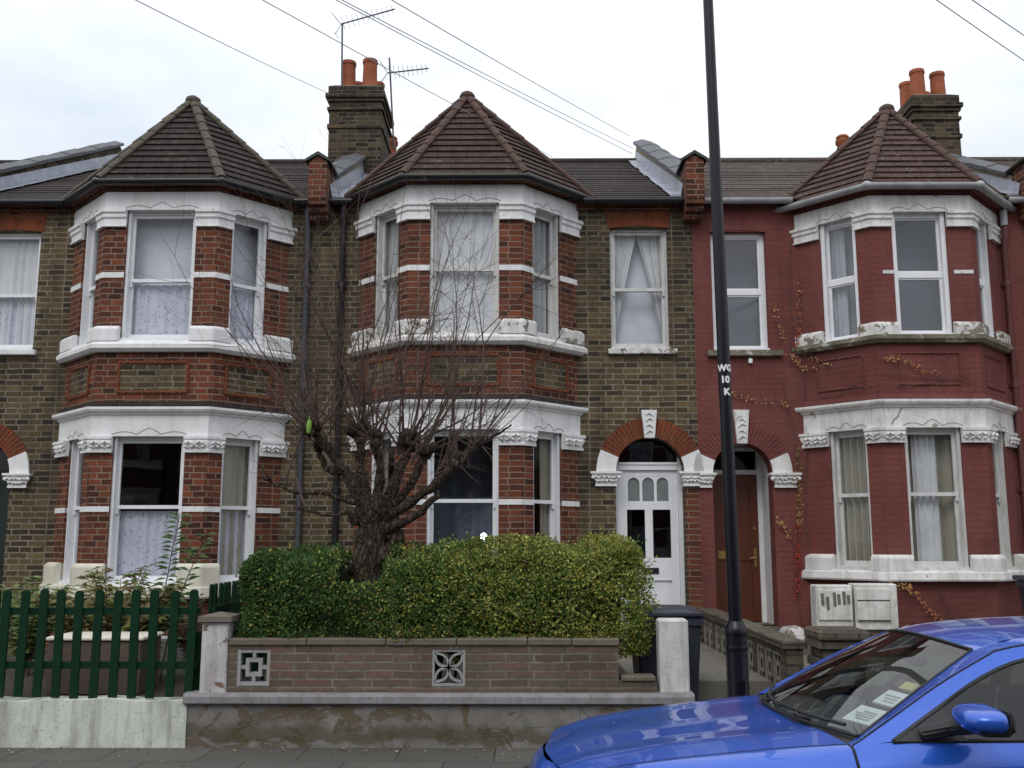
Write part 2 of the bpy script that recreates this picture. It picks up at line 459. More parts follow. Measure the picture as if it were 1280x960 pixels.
def window(house, P0, P1, u0, u1, z0, z1, kind='sash', mid=.5, frame='frame', glass='glass', setback=.075, cur=(), horns=True, sill=None, house_wall_thin=False):
    """timber sash or plain double glazed window in a wall running P0 -> P1"""
    P0 = Vector(P0); P1 = Vector(P1); t = (P1 - P0).normalized(); n = Vector((t.y, -t.x))
    def bx(mb, a, b, c, d, d0, d1):
        pts = []
        for z in (c, d):
            for (u, dd) in ((a, d0), (b, d0), (b, d1), (a, d1)):
                q = P0 + t * u - n * dd; pts.append((q.x, q.y, z))
        mb.hexa(pts)
    mb = MB(); fw = .036 if kind == 'sash' else .055
    zm = z0 + (z1 - z0) * mid
    s0 = setback; sb_ = max(.02, s0 - .045) if house_wall_thin else s0
    bx(mb, u0, u0 + fw, z0, z1, sb_, s0 + .09); bx(mb, u1 - fw, u1, z0, z1, sb_, s0 + .09)
    bx(mb, u0 + fw, u1 - fw, z1 - fw, z1, s0 + .002, s0 + .09); bx(mb, u0 + fw, u1 - fw, z0, z0 + fw * 1.15, s0 + .002, s0 + .09); bx(mb, u0 + .002, u1 - .002, z0 - .01, z0 + .03, -.02, s0 - .002)
    if kind == 'sash':
        a, b = u0 + fw, u1 - fw; sw = .038
        bx(mb, a, b, zm - .022, zm + .022, s0 + .018, s0 + .075)                       # meeting rail
        for (c, d, dd) in ((zm + .022, z1 - fw, s0 + .022), (z0 + fw * 1.15, zm - .022, s0 + .05)):
            bx(mb, a, a + sw, c, d, dd, dd + .03); bx(mb, b - sw, b, c, d, dd, dd + .03)
        bx(mb, a + sw, b - sw, z1 - fw - .04, z1 - fw, s0 + .024, s0 + .052)
        bx(mb, a + sw, b - sw, z0 + fw * 1.15, z0 + fw * 1.15 + .06, s0 + .05, s0 + .08)
        if horns:
            for c in (a + .003, b - .033): bx(mb, c, c + .03, zm - .085, zm - .022, s0 + .02, s0 + .048)
        gp = (a + sw * .5, b - sw * .5)
        gl = ((zm, z1 - fw - .02, s0 + .038), (z0 + fw + .03, zm, s0 + .066))
    else:
        a, b = u0 + fw, u1 - fw; sw = .03
        bx(mb, a, b, zm - .035, zm + .035, s0 + .01, s0 + .08)
        for (c, d) in ((zm + .035, z1 - fw), (z0 + fw * 1.15, zm - .035)):
            bx(mb, a, a + sw, c, d, s0 + .022, s0 + .06); bx(mb, b - sw, b, c, d, s0 + .022, s0 + .06)
            bx(mb, a + sw, b - sw, d - .022, d, s0 + .024, s0 + .06); bx(mb, a + sw, b - sw, c, c + .022, s0 + .024, s0 + .06)
        gp = (a + sw * .6, b - sw * .6)
        gl = ((zm, z1 - fw - .01, s0 + .04), (z0 + fw + .01, zm, s0 + .04))
    w = mb.build('window', MT[frame], house)
    g = MB()
    for (c, d, dd) in gl:
        pts = []
        for (u, z) in ((gp[0], c), (gp[1], c), (gp[1], d), (gp[0], d)):
            q = P0 + t * u - n * dd; pts.append((q.x, q.y, z))
        g.quad(*pts)
    g.build('pane', MT[glass], w)
    if sill:
        sb = MB(); a, b, h, pr = sill[:4]
        bx(sb, u0 - a, u1 + b, z0 - h, z0, -pr, .2)
        sb.build('sill', MT[sill[4]], w, bevel=.008)
    for c in cur:
        c = dict(c); mt = c.pop('mat'); zz = c.pop('z', (z0 + .02, z1 - .02)); uu = c.pop('u', (u0 - .09, u1 + .09) if house_wall_thin else (u0 + .02, u1 - .02)); d = c.pop('d', s0 + .115)
        curtain(w, P0, t, n, uu[0], uu[1], zz[0], zz[1], d, MT[mt], **c)
    return w

def arch_parts(house, c, r, sp, cap_h, mats, seed, ztop_key, H_x, capw_l, capw_r):
    """brick arch ring, springer blocks, carved capitals and keystone of a porch"""
    rng = random.Random(seed)
    ro = r + .255; yo = YF - .018
    a_s = R(24)
    ring = MB(); m = 26
    for i in range(m):
        a0 = a_s + (PI - 2 * a_s) * i / m; a1 = a_s + (PI - 2 * a_s) * (i + 1) / m - .012
        pts = []
        for y in (yo, YF + .06):
            for (rr, a) in ((r, a0), (ro, a0), (ro, a1), (r, a1)):
                pts.append((c + rr * math.cos(a), y, sp + rr * math.sin(a)))
        ring.add(pts, [(0, 1, 2, 3), (4, 7, 6, 5), (0, 4, 5, 1), (1, 5, 6, 2), (2, 6, 7, 3), (3, 7, 4, 0)])
    ring.build('arch_ring', MT[mats['ring']], house)
    for sgn in (-1, 1):
        b = MB(); k = 8
        f0 = []; 
        for y in (yo - .02, YF + .07):
            f0 += [(c + sgn * r * math.cos(a_s * i / k), y, sp + r * math.sin(a_s * i / k)) for i in range(k + 1)]
            f0 += [(c + sgn * ro * .99 * math.cos(a_s * i / k), y, sp + ro * .99 * math.sin(a_s * i / k) * (1)) for i in range(k, -1, -1)]
        q = 2 * (k + 1)
        fs = [tuple(range(q)), tuple(range(2 * q - 1, q - 1, -1))] + [(i, (i + 1) % q, q + (i + 1) % q, q + i) for i in range(q)]
        b.add(f0, fs); b.build('springer_block', MT[mats['white']], house)
    for sgn, (x0, x1) in ((-1, capw_l), (1, capw_r)):
        if x0 is None: continue
        b = MB(); z1 = sp - .002; z0 = sp - cap_h
        eL = 0 if abs(x0 - H_x[0]) < .01 else 1; eR = 0 if abs(x1 - H_x[1]) < .01 else 1     # ends that stand free taper
        def slab(i0, p0, za, i1, p1, zb):
            b.hexa([(x0 + i0 * eL, YF - p0, za), (x1 - i0 * eR, YF - p0, za), (x1 - i0 * eR, YF + .1, za), (x0 + i0 * eL, YF + .1, za), (x0 + i1 * eL, YF - p1, zb), (x1 - i1 * eR, YF - p1, zb), (x1 - i1 * eR, YF + .1, zb), (x0 + i1 * eL, YF + .1, zb)])
        slab(.0, .085, z1 - .028, .0, .085, z1); slab(.022, .06, z1 - .05, .008, .075, z1 - .029)
        slab(.07, .03, z0 + .032, .028, .055, z1 - .051); slab(.058, .042, z0, .058, .042, z0 + .031)
        for i in range(20):       # carved leaves and scrolls
            row = i // 10; f = (i % 10 + .5 + rng.uniform(-.25, .25)) / 10; ins = .04 + row * .018
            u = x0 + ins * eL + (x1 - x0 - ins * (eL + eR)) * f; zz = z1 - .075 - row * .045 + rng.uniform(-.008, .008); a = rng.uniform(.6, 1.3) * rng.choice((-1, 1)); y_ = YF - .056 + row * .012
            b.tube([(u - .022 * a, y_, zz + .022), (u - .004 * a, y_ - .012, zz + .012), (u + .014 * a, y_ - .010, zz - .004), (u + .008 * a, y_ - .004, zz - .024)], [.004, .011, .013, .004], 6)
        if x1 - x0 > .3:
            for u in (x0 + .03, x1 - .03): b.ball((u, YF - .065, z1 - .075), .026, 1, .7, 1)
        b.build('capital', MT[mats['white']], house, smooth=40)
    kb = MB(); z0 = sp + r - .01
    p = []
    for y in (yo - .05, YF + .05):
        p += [(c - .065, y, z0), (c + .065, y, z0), (c + .10, y, ztop_key), (c - .10, y, ztop_key)]
    kb.add(p, [(0, 1, 2, 3), (4, 7, 6, 5), (0, 4, 5, 1), (1, 5, 6, 2), (2, 6, 7, 3), (3, 7, 4, 0)])
    y = yo - .055
    for (sx, zz) in ((1, .07), (-1, .15), (1, .23), (-1, .30)):
        kb.tube([(c - sx * .05, y, z0 + zz - .02), (c, y - .008, z0 + zz + .025), (c + sx * .045, y, z0 + zz + .0)], [.006, .011, .005], 5)
    kb.build('keystone', MT[mats['white']], house)

def make_house(H):
    rng = random.Random(H['seed'])
    xl, xr, dz = H['xl'], H['xr'], H.get('dz', 0)
    bc, hf, e = H['bc'], H['hf'], H['e']
    A, B, C, D = (bc - hf - e, YF), (bc - hf, YB), (bc + hf, YB), (bc + hf + e, YF)
    L = H['lv']; mt = H['mt']; path = [A, B, C, D]
    h = thing('terraced_house', H['label'], 'house', ((xl + xr) / 2, YF, 0), H.get('group'))
    EB = .006
    # ---- flat front walls beside the bay
    dc, dr, sp, zth = H['door_c'], H['door_r'], H['spring'], H['thresh']
    wx0, wx1, wz0, wz1 = H['win']
    zr_ = H.get('zr', 6.18)
    fw = MB()
    for (a, b) in ((xl, A[0] + .15), (D[0] - .15, xr)):
        holes = []
        if a < dc < b:
            holes = [(dc - dr - a, dc + dr - a, zth, sp + dr + .02, sp), (wx0 - a, wx1 - a, wz0, wz1)]
        fw.wall((a, YF), (b, YF), 0, ZE - .09, holes, .24)
    fw.wall((A[0] - .05, YF + .002), (D[0] + .05, YF + .002), L['corn2_t'] - .15, zr_ - .04, (), .2)
    fw.build('front_wall', MT[mt['wall']], h, merge=True)
    # red brick band under the eaves and flat arch over window
    for (a, b) in ((xl, A[0] - .01), (D[0] + .01, xr)):
        eb = MB(); eb.sweep([(a, YF), (b, YF)], [(-.1, ZE - .09), (.03, ZE - .09), (.03, ZE - .02), (.055, ZE - .018), (.055, ZE + .03), (-.1, ZE + .03)])
        eb.build('eaves_band', MT[mt['band']], h)
    lt = MB(); lx0, lx1 = wx0 - .06, wx1 + .06
    pts = []
    for y in (YF - .008, YF + .1):
        pts += [(lx0 + .04, y, wz1 - .01)] + [(lx0 + .04 + (lx1 - lx0 - .08) * i / 6, y, wz1 - .01 + .03 * math.sin(PI * i / 6)) for i in range(1, 6)] + [(lx1 - .04, y, wz1 - .01), (lx1, y, wz1 + .235), (lx0, y, wz1 + .235)]
    q = 9
    lt.add(pts, [tuple(range(q)), tuple(range(2 * q - 1, q - 1, -1))] + [(i, (i + 1) % q, q + (i + 1) % q, q + i) for i in range(q)])
    lt.build('flat_arch', MT[mt['lintel']], h)
    window(h, (xl, YF), (xr, YF), wx0 - xl, wx1 - xl, wz0, wz1, **H['win_kw'])
    # ---- porch
    cl, cr = H['caps']
    arch_parts(h, dc, dr, sp, .19, {'ring': mt['ring'], 'white': mt['white']}, H['seed'], H['key_t'], (xl, xr), cl, cr)
    H['door_fn'](h, H)
    # ---- bay walls
    el = Vector(B) - Vector(A); cl_len = el.length
    cw = (cl_len * .20 , cl_len * .69)       # window on the right side, from the front corner
    f0, f1 = H['fwin']
    zb0, zb1, zu0, zu1 = L['win_b'], L['corn_b'] + .02, L['uwin_b'], L['corn2_b'] + .02
    bw = MB()
    bw.wall(A, B, 0, zr_ - .02, [(cl_len - cw[1], cl_len - cw[0], zb0, zb1), (cl_len - cw[1], cl_len - cw[0], zu0, zu1)], .17)
    bw.wall(B, C, 0, zr_ - .02, [(f0 - B[0], f1 - B[0], zb0, zb1), (f0 - B[0], f1 - B[0], zu0, zu1)], .17)
    bw.wall(C, D, 0, zr_ - .02, [(cw[0], cw[1], zb0, zb1), (cw[0], cw[1], zu0, zu1)], .17)
    bw.build('bay_wall', MT[mt['bay']], h, merge=True)
    tA = el.normalized(); tD = (Vector(D) - Vector(C)).normalized()
    def on(seg, u):
        if seg == 0: return tuple(Vector(A) + tA * u)
        if seg == 1: return (B[0] + u, YB)
        return tuple(Vector(C) + tD * u)
    piers = [[A, on(0, cl_len - cw[1])], [on(0, cl_len - cw[0]), B, (f0, YB)], [(f1, YB), C, on(2, cw[0])], [on(2, cw[1]), D]]
    ends = [('wall', 'cut'), ('cut', 'cut'), ('cut', 'cut'), ('cut', 'wall')]
    W = MT[mt['bwhite']]; W2 = MT[mt.get('bwhite2', mt['bwhite'])]
    def band(name, prof, mat=W, pth=path, en=('wall', 'wall'), **kw):
        m_ = MB(); m_.sweep(pth, prof, en, YF); return m_.build(name, mat, h, **kw)
    # lower cornice with moulded top
    z0, z1 = L['corn_b'], L['corn_t']
    band('cornice', [(-.12, z0), (.022, z0), (.024, z1 - .10), (.045, z1 - .09), (.05, z1 - .07), (.085, z1 - .055), (.10, z1 - .03), (.10, z1), (-.12, z1 + .02)])
    band('string_course', [(-.05, z1 + .02), (.03, z1 + .015), (.03, z1 + .075), (-.05, z1 + .075)], MT['tile'] if mt['bay'] == 'red' else MT[mt['bay']])
    z0, z1 = L['corn2_b'], L['corn2_t']
    band('cornice', [(-.12, z0), (.022, z0), (.024, z1 - .005), (-.12, z1 + .005)], W2)
    band('sill_band', [(-.12, L['sill_b']), (.10, L['sill_b']), (.11, L['sill_b'] + .02), (.10, L['sill_t'] - .02), (.06, L['sill_t']), (-.12, L['sill_t'] + .012)], MT[mt.get('lsill', mt['bwhite'])])
    band('sill_band', [(-.12, L['usill_b']), (.06, L['usill_b']), (.10, L['usill_b'] + .04), (.10, L['usill_b'] + .09), (.05, L['usill_t']), (-.12, L['usill_t'] + .015)], MT[mt.get('usill', mt['bwhite'])])
    # scalloped incised line over each opening
    for (zz, seg, a, b) in [(L['corn_b'], 1, f0 - B[0], f1 - B[0]), (L['corn2_b'], 1, f0 - B[0], f1 - B[0]),
                            (L['corn_b'], 0, cl_len - cw[1], cl_len - cw[0]), (L['corn2_b'], 0, cl_len - cw[1], cl_len - cw[0]),
                            (L['corn_b'], 2, cw[0], cw[1]), (L['corn2_b'], 2, cw[0], cw[1])]:
        ln = MB(); pth = []
        nrm = [Vector((tA.y, -tA.x)), Vector((0, -1)), Vector((tD.y, -tD.x))][seg]
        for i in range(33):
            v = i / 32; x = abs(v - .5) * 2
            hz = .02 + .036 * abs(math.cos(1.5 * PI * x)) ** .8 + (.045 * max(0, 1 - x * 3.2))
            q = Vector(on(seg, a - .02 + (b - a + .04) * v)) + nrm * .022
            pth.append((q.x, q.y, zz + hz))
        ln.tube(pth, .0055, 5); ln.build('incised_scallop', MT['line'], h)
    # capitals, mid bands, sill blocks on each pier
    for pi_, (pp, en) in enumerate(zip(piers, ends)):
        for lower in (1, 0):
            z1 = L['corn_b'] if lower else L['corn2_b']; z0 = L['capb'] if lower else L['ucapb']
            b = MB()
            if lower:
                b.sweep(pp, [(-.1, z1), (.075, z1 - .002), (.075, z1 - .035), (.06, z1 - .045), (.065, z1 - .07), (.035, z0 + .045), (.05, z0 + .035), (.05, z0), (-.1, z0)], en, YF)
                pv = [Vector(p) for p in pp]
                for k in range(len(pv) - 1):
                    tt = (pv[k + 1] - pv[k]); ll = tt.length; tt.normalize(); nn = Vector((tt.y, -tt.x)); m_ = max(2, int(ll / .062))
                    for j in range(m_ * 2):
                        u = ll * ((j % m_) + .5) / m_; row = j // m_; sg = 1 if (j + row) % 2 else -1
                        q = pv[k] + tt * u + nn * (.072 - row * .012); zz = z1 - .085 - row * .042
                        ex = tt * .026 * sg
                        b.tube([(q.x - ex.x, q.y - ex.y, zz + .022), (q.x + nn.x * .012, q.y + nn.y * .012, zz), (q.x + ex.x, q.y + ex.y, zz - .02)], [.009, .019, .007], 6)
                b.build('capital', W, h, smooth=40)
            else:
                hh = z1 - z0
                b.sweep(pp, [(-.1, z1 - .003), (.075, z1 - .003), (.075, z1 - hh * .18), (.055, z1 - hh * .24), (.055, z1 - hh * .45), (.035, z1 - hh * .55), (.035, z0 + .02), (.05, z0 + .015), (.05, z0), (-.1, z0)], en, YF)
                b.build('capital', W2, h)
        for (zz, hgt, nm) in ((L['mid'], .065, 'pier_band'), (L['umid'], .07, 'pier_band')):
            if zz is None: continue
            if H.get('patchy') and zz == L['umid'] :
                pth2 = pp
                if pi_ == 1: pth2 = [(f0 - .14, YB), (f0, YB)]
                elif pi_ == 2: pth2 = [(f1 + .06, YB), C]
                else: continue
                m_ = MB(); m_.sweep(pth2, [(-.05, zz), (.008, zz), (.008, zz + .045), (-.05, zz + .045)], ('cut', 'cut')); m_.build(nm, W2, h)
            else:
                band(nm, [(-.05, zz), (.009, zz), (.009, zz + hgt), (-.05, zz + hgt)], W if zz == L['mid'] else W2, pp, en)
        for (z0, z1, ms) in ((L['sill_t'], L['block_t'], mt.get('lsill', mt['bwhite'])), (L['usill_t'], L['ublock_t'], mt.get('ublock', mt['bwhite']))):
            band('sill_block', [(-.12, z0 - .01), (.075, z0 - .01), (.075, z1 - .04), (.04, z1), (-.12, z1)], MT[ms], pp, en, bevel=.008)
    # ornamental panels between the storeys
    pz0, pz1 = L['corn_t'] + .19, L['usill_b'] - .13
    pm = mt.get('panel')
    for (seg, ln_) in ((0, cl_len), (1, 2 * hf), (2, cl_len)):
        a, b = (ln_ * .2, ln_ * .8)
        nrm = [Vector((tA.y, -tA.x)), Vector((0, -1)), Vector((tD.y, -tD.x))][seg]
        fr = MB()
        def P(u, z, d):
            q = Vector(on(seg, u)) + nrm * d
            return (q.x, q.y, z)
        def wavy(p, q_, horizontal):
            nb = max(3, int(abs((q_[0] - p[0]) if horizontal else (q_[1] - p[1])) / .075))
            pts = []
            for i in range(nb * 6 + 1):
                v = i / (nb * 6); w = .012 * abs(math.sin(PI * v * nb)) - .006
                pts.append(P(p[0] + (q_[0] - p[0]) * v + (0 if horizontal else w), p[1] + (q_[1] - p[1]) * v + (w if horizontal else 0), .005))
            fr.tube(pts, .021 if pm else .013, 6)
        wavy((a, pz0), (b, pz0), True); wavy((a, pz1), (b, pz1), True); wavy((a, pz0), (a, pz1), False); wavy((b, pz0), (b, pz1), False)
        fo = fr.build('panel_frame', MT[mt['orn']], h, smooth=50)
        if pm:
            ip = MB(); ip.quad(P(a + .015, pz0 + .015, .004), P(b - .015, pz0 + .015, .004), P(b - .015, pz1 - .015, .004), P(a + .015, pz1 - .015, .004))
            ip.build('brick_panel', MT[pm], h)
    # ---- bay windows
    fk = H['bay_frame']
    for lvl in ('lo', 'up'):
        zz = (zb0, zb1 - .02) if lvl == 'lo' else (zu0, zu1 - .02)
        for seg, (p0, p1, u0, u1) in enumerate(((A, B, cl_len - cw[1], cl_len - cw[0]), (B, C, f0 - B[0], f1 - B[0]), (C, D, cw[0], cw[1]))):
            k = dict(H['bay'][lvl][seg]); fk2 = dict(fk[lvl], house_wall_thin=True); fk2.update(k)
            window(h, p0, p1, u0 + .001, u1 - .001, zz[0], zz[1], **fk2)
    # ---- bay roof
    ov = .17; zr = H.get('zr', 6.18)
    def off(d):
        m_ = MB(); m_.sweep(path, [(d, zr)], ('wall', 'wall'), YF, closed_prof=False)
        return [Vector(p) for p in m_.v]
    EP = off(ov); ap = Vector(H['apex'])
    br = MB(); nT = 14
    br.slope(EP[1], EP[2], ap, ap, nT, rng=rng)
    br.slope(EP[0], EP[1], ap, ap, nT, rng=rng); br.slope(EP[2], EP[3], ap, ap, nT, rng=rng)
    yb = 12.5 + (ap.z - ZE) / ((RZ - ZE) / (RY - 12.5)) + .3
    rb = Vector((ap.x, yb, ap.z)); lb = Vector((EP[0].x, yb, zr)); rbb = Vector((EP[3].x, yb, zr))
    br.slope(lb, EP[0], ap, rb, nT, rng=rng); br.slope(EP[3], rbb, rb, ap, nT, rng=rng)
    bro = br.build('bay_roof', MT[mt['roof_bay']], h)
    hp = MB()
    for c_ in EP:
        n_ = 9; d0 = c_ + Vector((0, 0, .02))
        for i in range(n_):
            a_ = d0.lerp(ap + Vector((0, 0, .03)), i / n_); b_ = d0.lerp(ap + Vector((0, 0, .03)), min(1, (i + 1.12) / n_))
            hp.tube([a_ + Vector((0, 0, .012)), b_], [.066, .060], 9, flat=.75)
    hp.ball(ap + Vector((0, 0, .02)), .11, 1, 1, .7)
    hp.tube([ap, rb], .08, 9)
    hp.build('hip_tiles', MT[mt['hip']], bro, smooth=50)
    sf = MB(); sf.quad(*[tuple(p + Vector((0, 0, -.03))) for p in EP][::-1])
    sf.sweep(path, [(.03, L['corn2_t'] + .01), (.035, zr - .035), (-.05, zr - .035), (-.05, L['corn2_t'] + .01)], ('wall', 'wall'), YF)
    sf.build('soffit', MT[mt['soffit']], bro)
    gt = MB(); gm = [(ov + .055 * math.cos(a) - .0, zr + .0 + .055 * math.sin(a)) for a in [PI * (i / 8) for i in range(8, 17)]]
    gm = gm + [(ov + .05, zr + .012), (ov + .043, zr + .002), (ov - .043, zr + .002), (ov - .05, zr + .012)]
    gt.sweep(path, gm, ('wall', 'wall'), YF)
    for p in EP[1:3]:
        gt.ball(p + Vector((0, 0, -.01)), .072, 1, 1, .8)
    gt.build('gutter', MT[mt['gutter']], h, smooth=40)
    for (a, b) in ((xl + .13, A[0] - .10), (D[0] + .10, xr - .13)):
        gt = MB(); gt.sweep([(a, YF), (b, YF)], [(d_, z_ - zr + ZE + .005) for d_, z_ in gm], ('cut', 'cut')); gt.build('gutter', MT[mt['gutter']], h, smooth=40)
    # ---- main roof, parapet on the far party line
    mr = MB()
    mr.slope((xl + .02, 12.5, ZE + .01), (xr - .02, 12.5, ZE + .01), (xr - .02, RY, RZ), (xl + .02, RY, RZ), 21, lift=.016, rng=rng)
    mr.slope((xr - .02, 22.5, ZE), (xl + .02, 22.5, ZE), (xl + .02, RY, RZ), (xr - .02, RY, RZ), 10, rng=rng)
    mr.tube([(xl + .1, RY, RZ + .0), (xr - .1, RY, RZ + .0)], .09, 8)
    mr.build('main_roof', MT[mt['roof']], h)
    px = xr
    pw = MB(); T = .115
    prof = [(12.36, 6.08), (12.36, 6.56), (12.75, 6.56), (12.80, 6.53), (13.02, 6.64), (RY, RZ + .36), (RY + .5, RZ + .1), (RY + .5, 6.0), (12.6, 6.0), (12.6, 5.9), (12.45, 6.0)]
    pts = [(px - T, y, z) for y, z in prof] + [(px + T, y, z) for y, z in prof]; q = len(prof)
    pw.add(pts, [tuple(range(q)), tuple(range(2 * q - 1, q - 1, -1))] + [(i, (i + 1) % q, q + (i + 1) % q, q + i) for i in range(q)])
    ppo = pw.build('parapet', MT[H['par_mat']], h)
    st = MB(); g5 = [(px - T - .006, 6.02), (px + T + .006, 6.02), (px + T + .006, 6.585), (px, 6.66), (px - T - .006, 6.585)]
    st.add([(x, 12.345, z) for x, z in g5] + [(x, 12.77, z) for x, z in g5], [(0, 1, 2, 3, 4), (9, 8, 7, 6, 5)] + [(i, (i + 1) % 5, 5 + (i + 1) % 5, 5 + i) for i in range(5)])
    for k, zz in enumerate((5.84, 5.92, 6.0)):
        st.box(px - T - .004, px + T + .004, 12.6 - .085 * (k + 1), 12.72, zz, zz + .082)
    st.build('corbel', MT[mt.get('stub', 'red')], ppo)
    cp0 = MB(); cp = MB()
    g = [(px - T - .045, 6.575), (px, 6.665), (px + T + .045, 6.575), (px + T + .05, 6.61), (px, 6.715), (px - T - .05, 6.61)][::-1]
    pts = [(x, 12.31, z) for x, z in g] + [(x, 12.84, z) for x, z in g]
    cp0.add(pts, [(0, 1, 4, 5), (1, 2, 3, 4), (6 + 5, 6 + 4, 6 + 1, 6), (6 + 4, 6 + 3, 6 + 2, 6 + 1)] + [(i, 6 + i, 6 + (i + 1) % 6, (i + 1) % 6) for i in range(6)])
    sl = (RZ + .36 - 6.64) / (RY - 13.02); nS = 9
    for i in range(nS):
        y0 = 12.86 + (RY - 12.82) * i / nS; y1 = y0 + (RY - 12.82) / nS - .012
        z0 = 6.64 + (y0 - 13.02) * sl; z1 = 6.64 + (y1 - 13.02) * sl
        w = T + .06; k_ = .012 * (i % 2)
        b0 = [(px - w, y0, z0 + .0), (px + w, y0, z0 + .0), (px + w, y1, z1 + .0), (px - w, y1, z1 + .0)]
        t0 = [(px - w, y0, z0 + .05 + k_), (px + w, y0, z0 + .05 + k_), (px + w, y1, z1 + .05 + k_), (px - w, y1, z1 + .05 + k_)]
        cp.hexa(b0 + t0)
        cp.quad((px - w, y0, z0 + .05 + k_), (px, y0, z0 + .10 + k_), (px, y1, z1 + .10 + k_), (px - w, y1, z1 + .05 + k_))
        cp.quad((px, y0, z0 + .10 + k_), (px + w, y0, z0 + .05 + k_), (px + w, y1, z1 + .05 + k_), (px, y1, z1 + .10 + k_))
        cp.quad((px - w, y0, z0 + .05 + k_), (px + w, y0, z0 + .05 + k_), (px, y0, z0 + .10 + k_))
    cp.build('coping', MT['slate'], ppo); cp0.build('stub_cap', MT['black'], ppo)
    fl = MB()
    for sg in H['flash']:
        nS = 8
        for i in range(nS):
            y0 = 12.58 + (RY - 12.58) * i / nS; y1 = 12.58 + (RY - 12.58) * (i + 1) / nS + .02
            z0, z1 = zroof(y0) + .05, zroof(y1) + .045
            o_ = T + .17 + rng.uniform(0, .03)
            xa, xb = px + sg * (T + .004), px + sg * o_
            fl.quad((xa, y0, z0 + .17), (xa, y1, z1 + .17), (px + sg * (T + .03), y1, z1 + .012), (px + sg * (T + .03), y0, z0 + .012))
            fl.quad((px + sg * (T + .03), y0, z0 + .012), (px + sg * (T + .03), y1, z1 + .012), (xb, y1, z1 + .004), (xb, y0, z0 + .004))
            fl.quad((px + sg * (T + .03), y0, z0 + .012), (xb, y0, z0 + .004), (xb, y0, z0 - .02), (px + sg * (T + .03), y0, z0 - .02))
    if H['flash']: fl.build('flashing', MT['lead'], ppo)
    # ---- shell behind the front
    sh = MB()
    sh.box(xl + .01, xl + .12, YF + .25, 22.3, 0, 6.0); sh.box(xr - .12, xr - .01, YF + .25, 22.3, 0, 6.0)
    sh.box(xl + .01, xr - .01, 16.2, 16.35, 0, 6.0)
    sh.build('party_wall', MT['room'], h)
    rw = MB(); rw.wall((xr, 22.3), (xl, 22.3), 0, 6.15); rw.build('rear_wall', MT['stock_dirty'], h)
    fl_ = MB()
    for z in (.55, 3.42, 6.04):
        fl_.box(xl + .13, xr - .13, YF + .03, 16.19, z - .1, z)
        pl = [Vector(p) for p in off(-.24)]
        fl_.add([(p.x, min(p.y, YF + .02), z - .1) for p in pl] + [(p.x, min(p.y, YF + .02), z) for p in pl], [(3, 2, 1, 0), (4, 5, 6, 7), (0, 1, 5, 4), (1, 2, 6, 5), (2, 3, 7, 6)])
    fl_.build('floor', MT['room'], h)
    if H.get('chim'): chimney(h, **H['chim'])
    for f in H.get('extra', ()): f(h, H)
    return h

def chimney(h, x0, x1, y0, y1, zt, zb, pots, matn='stock_dirty'):
    mb = MB()
    mb.box(x0, x1, y0, y1, zb, zt - .42)
    z = zt - .42
    for (o, hh) in ((.03, .05), (-.0, .10), (.03, .06), (.06, .07), (.02, .14)):
        mb.box(x0 - o, x1 + o, y0 - o, y1 + o, z, z + hh); z += hh
    zc = zt - 1.05
    mb.box(x0 - .025, x1 + .025, y0 - .025, y1 + .025, zc + .32, zc + .385)
    c = mb.build('chimney', MT[matn], h)
    fm = MB(); fm.hexa([(x0 - .02, y0 - .02, zt), (x1 + .02, y0 - .02, zt), (x1 + .02, y1 + .02, zt), (x0 - .02, y1 + .02, zt), (x0 + .08, y0 + .08, zt + .06), (x1 - .08, y0 + .08, zt + .06), (x1 - .08, y1 - .08, zt + .06), (x0 + .08, y1 - .08, zt + .06)])
    fm.build('flaunching', MT['mortar'], c)
    for (x, y, r, hh) in pots:
        p = MB(); z0 = zt + .03
        p.lathe([(r * 1.06, 0), (r * 1.06, .03), (r, .05), (r * .93, hh * .8), (r * .93, hh - .07), (r * 1.02, hh - .06), (r * 1.03, hh - .02), (r * .98, hh), (r * .8, hh), (r * .78, hh - .2)], x, y, 18, z0)
        p.build('chimney_pot', MT['pot'], c, smooth=40)
    return c
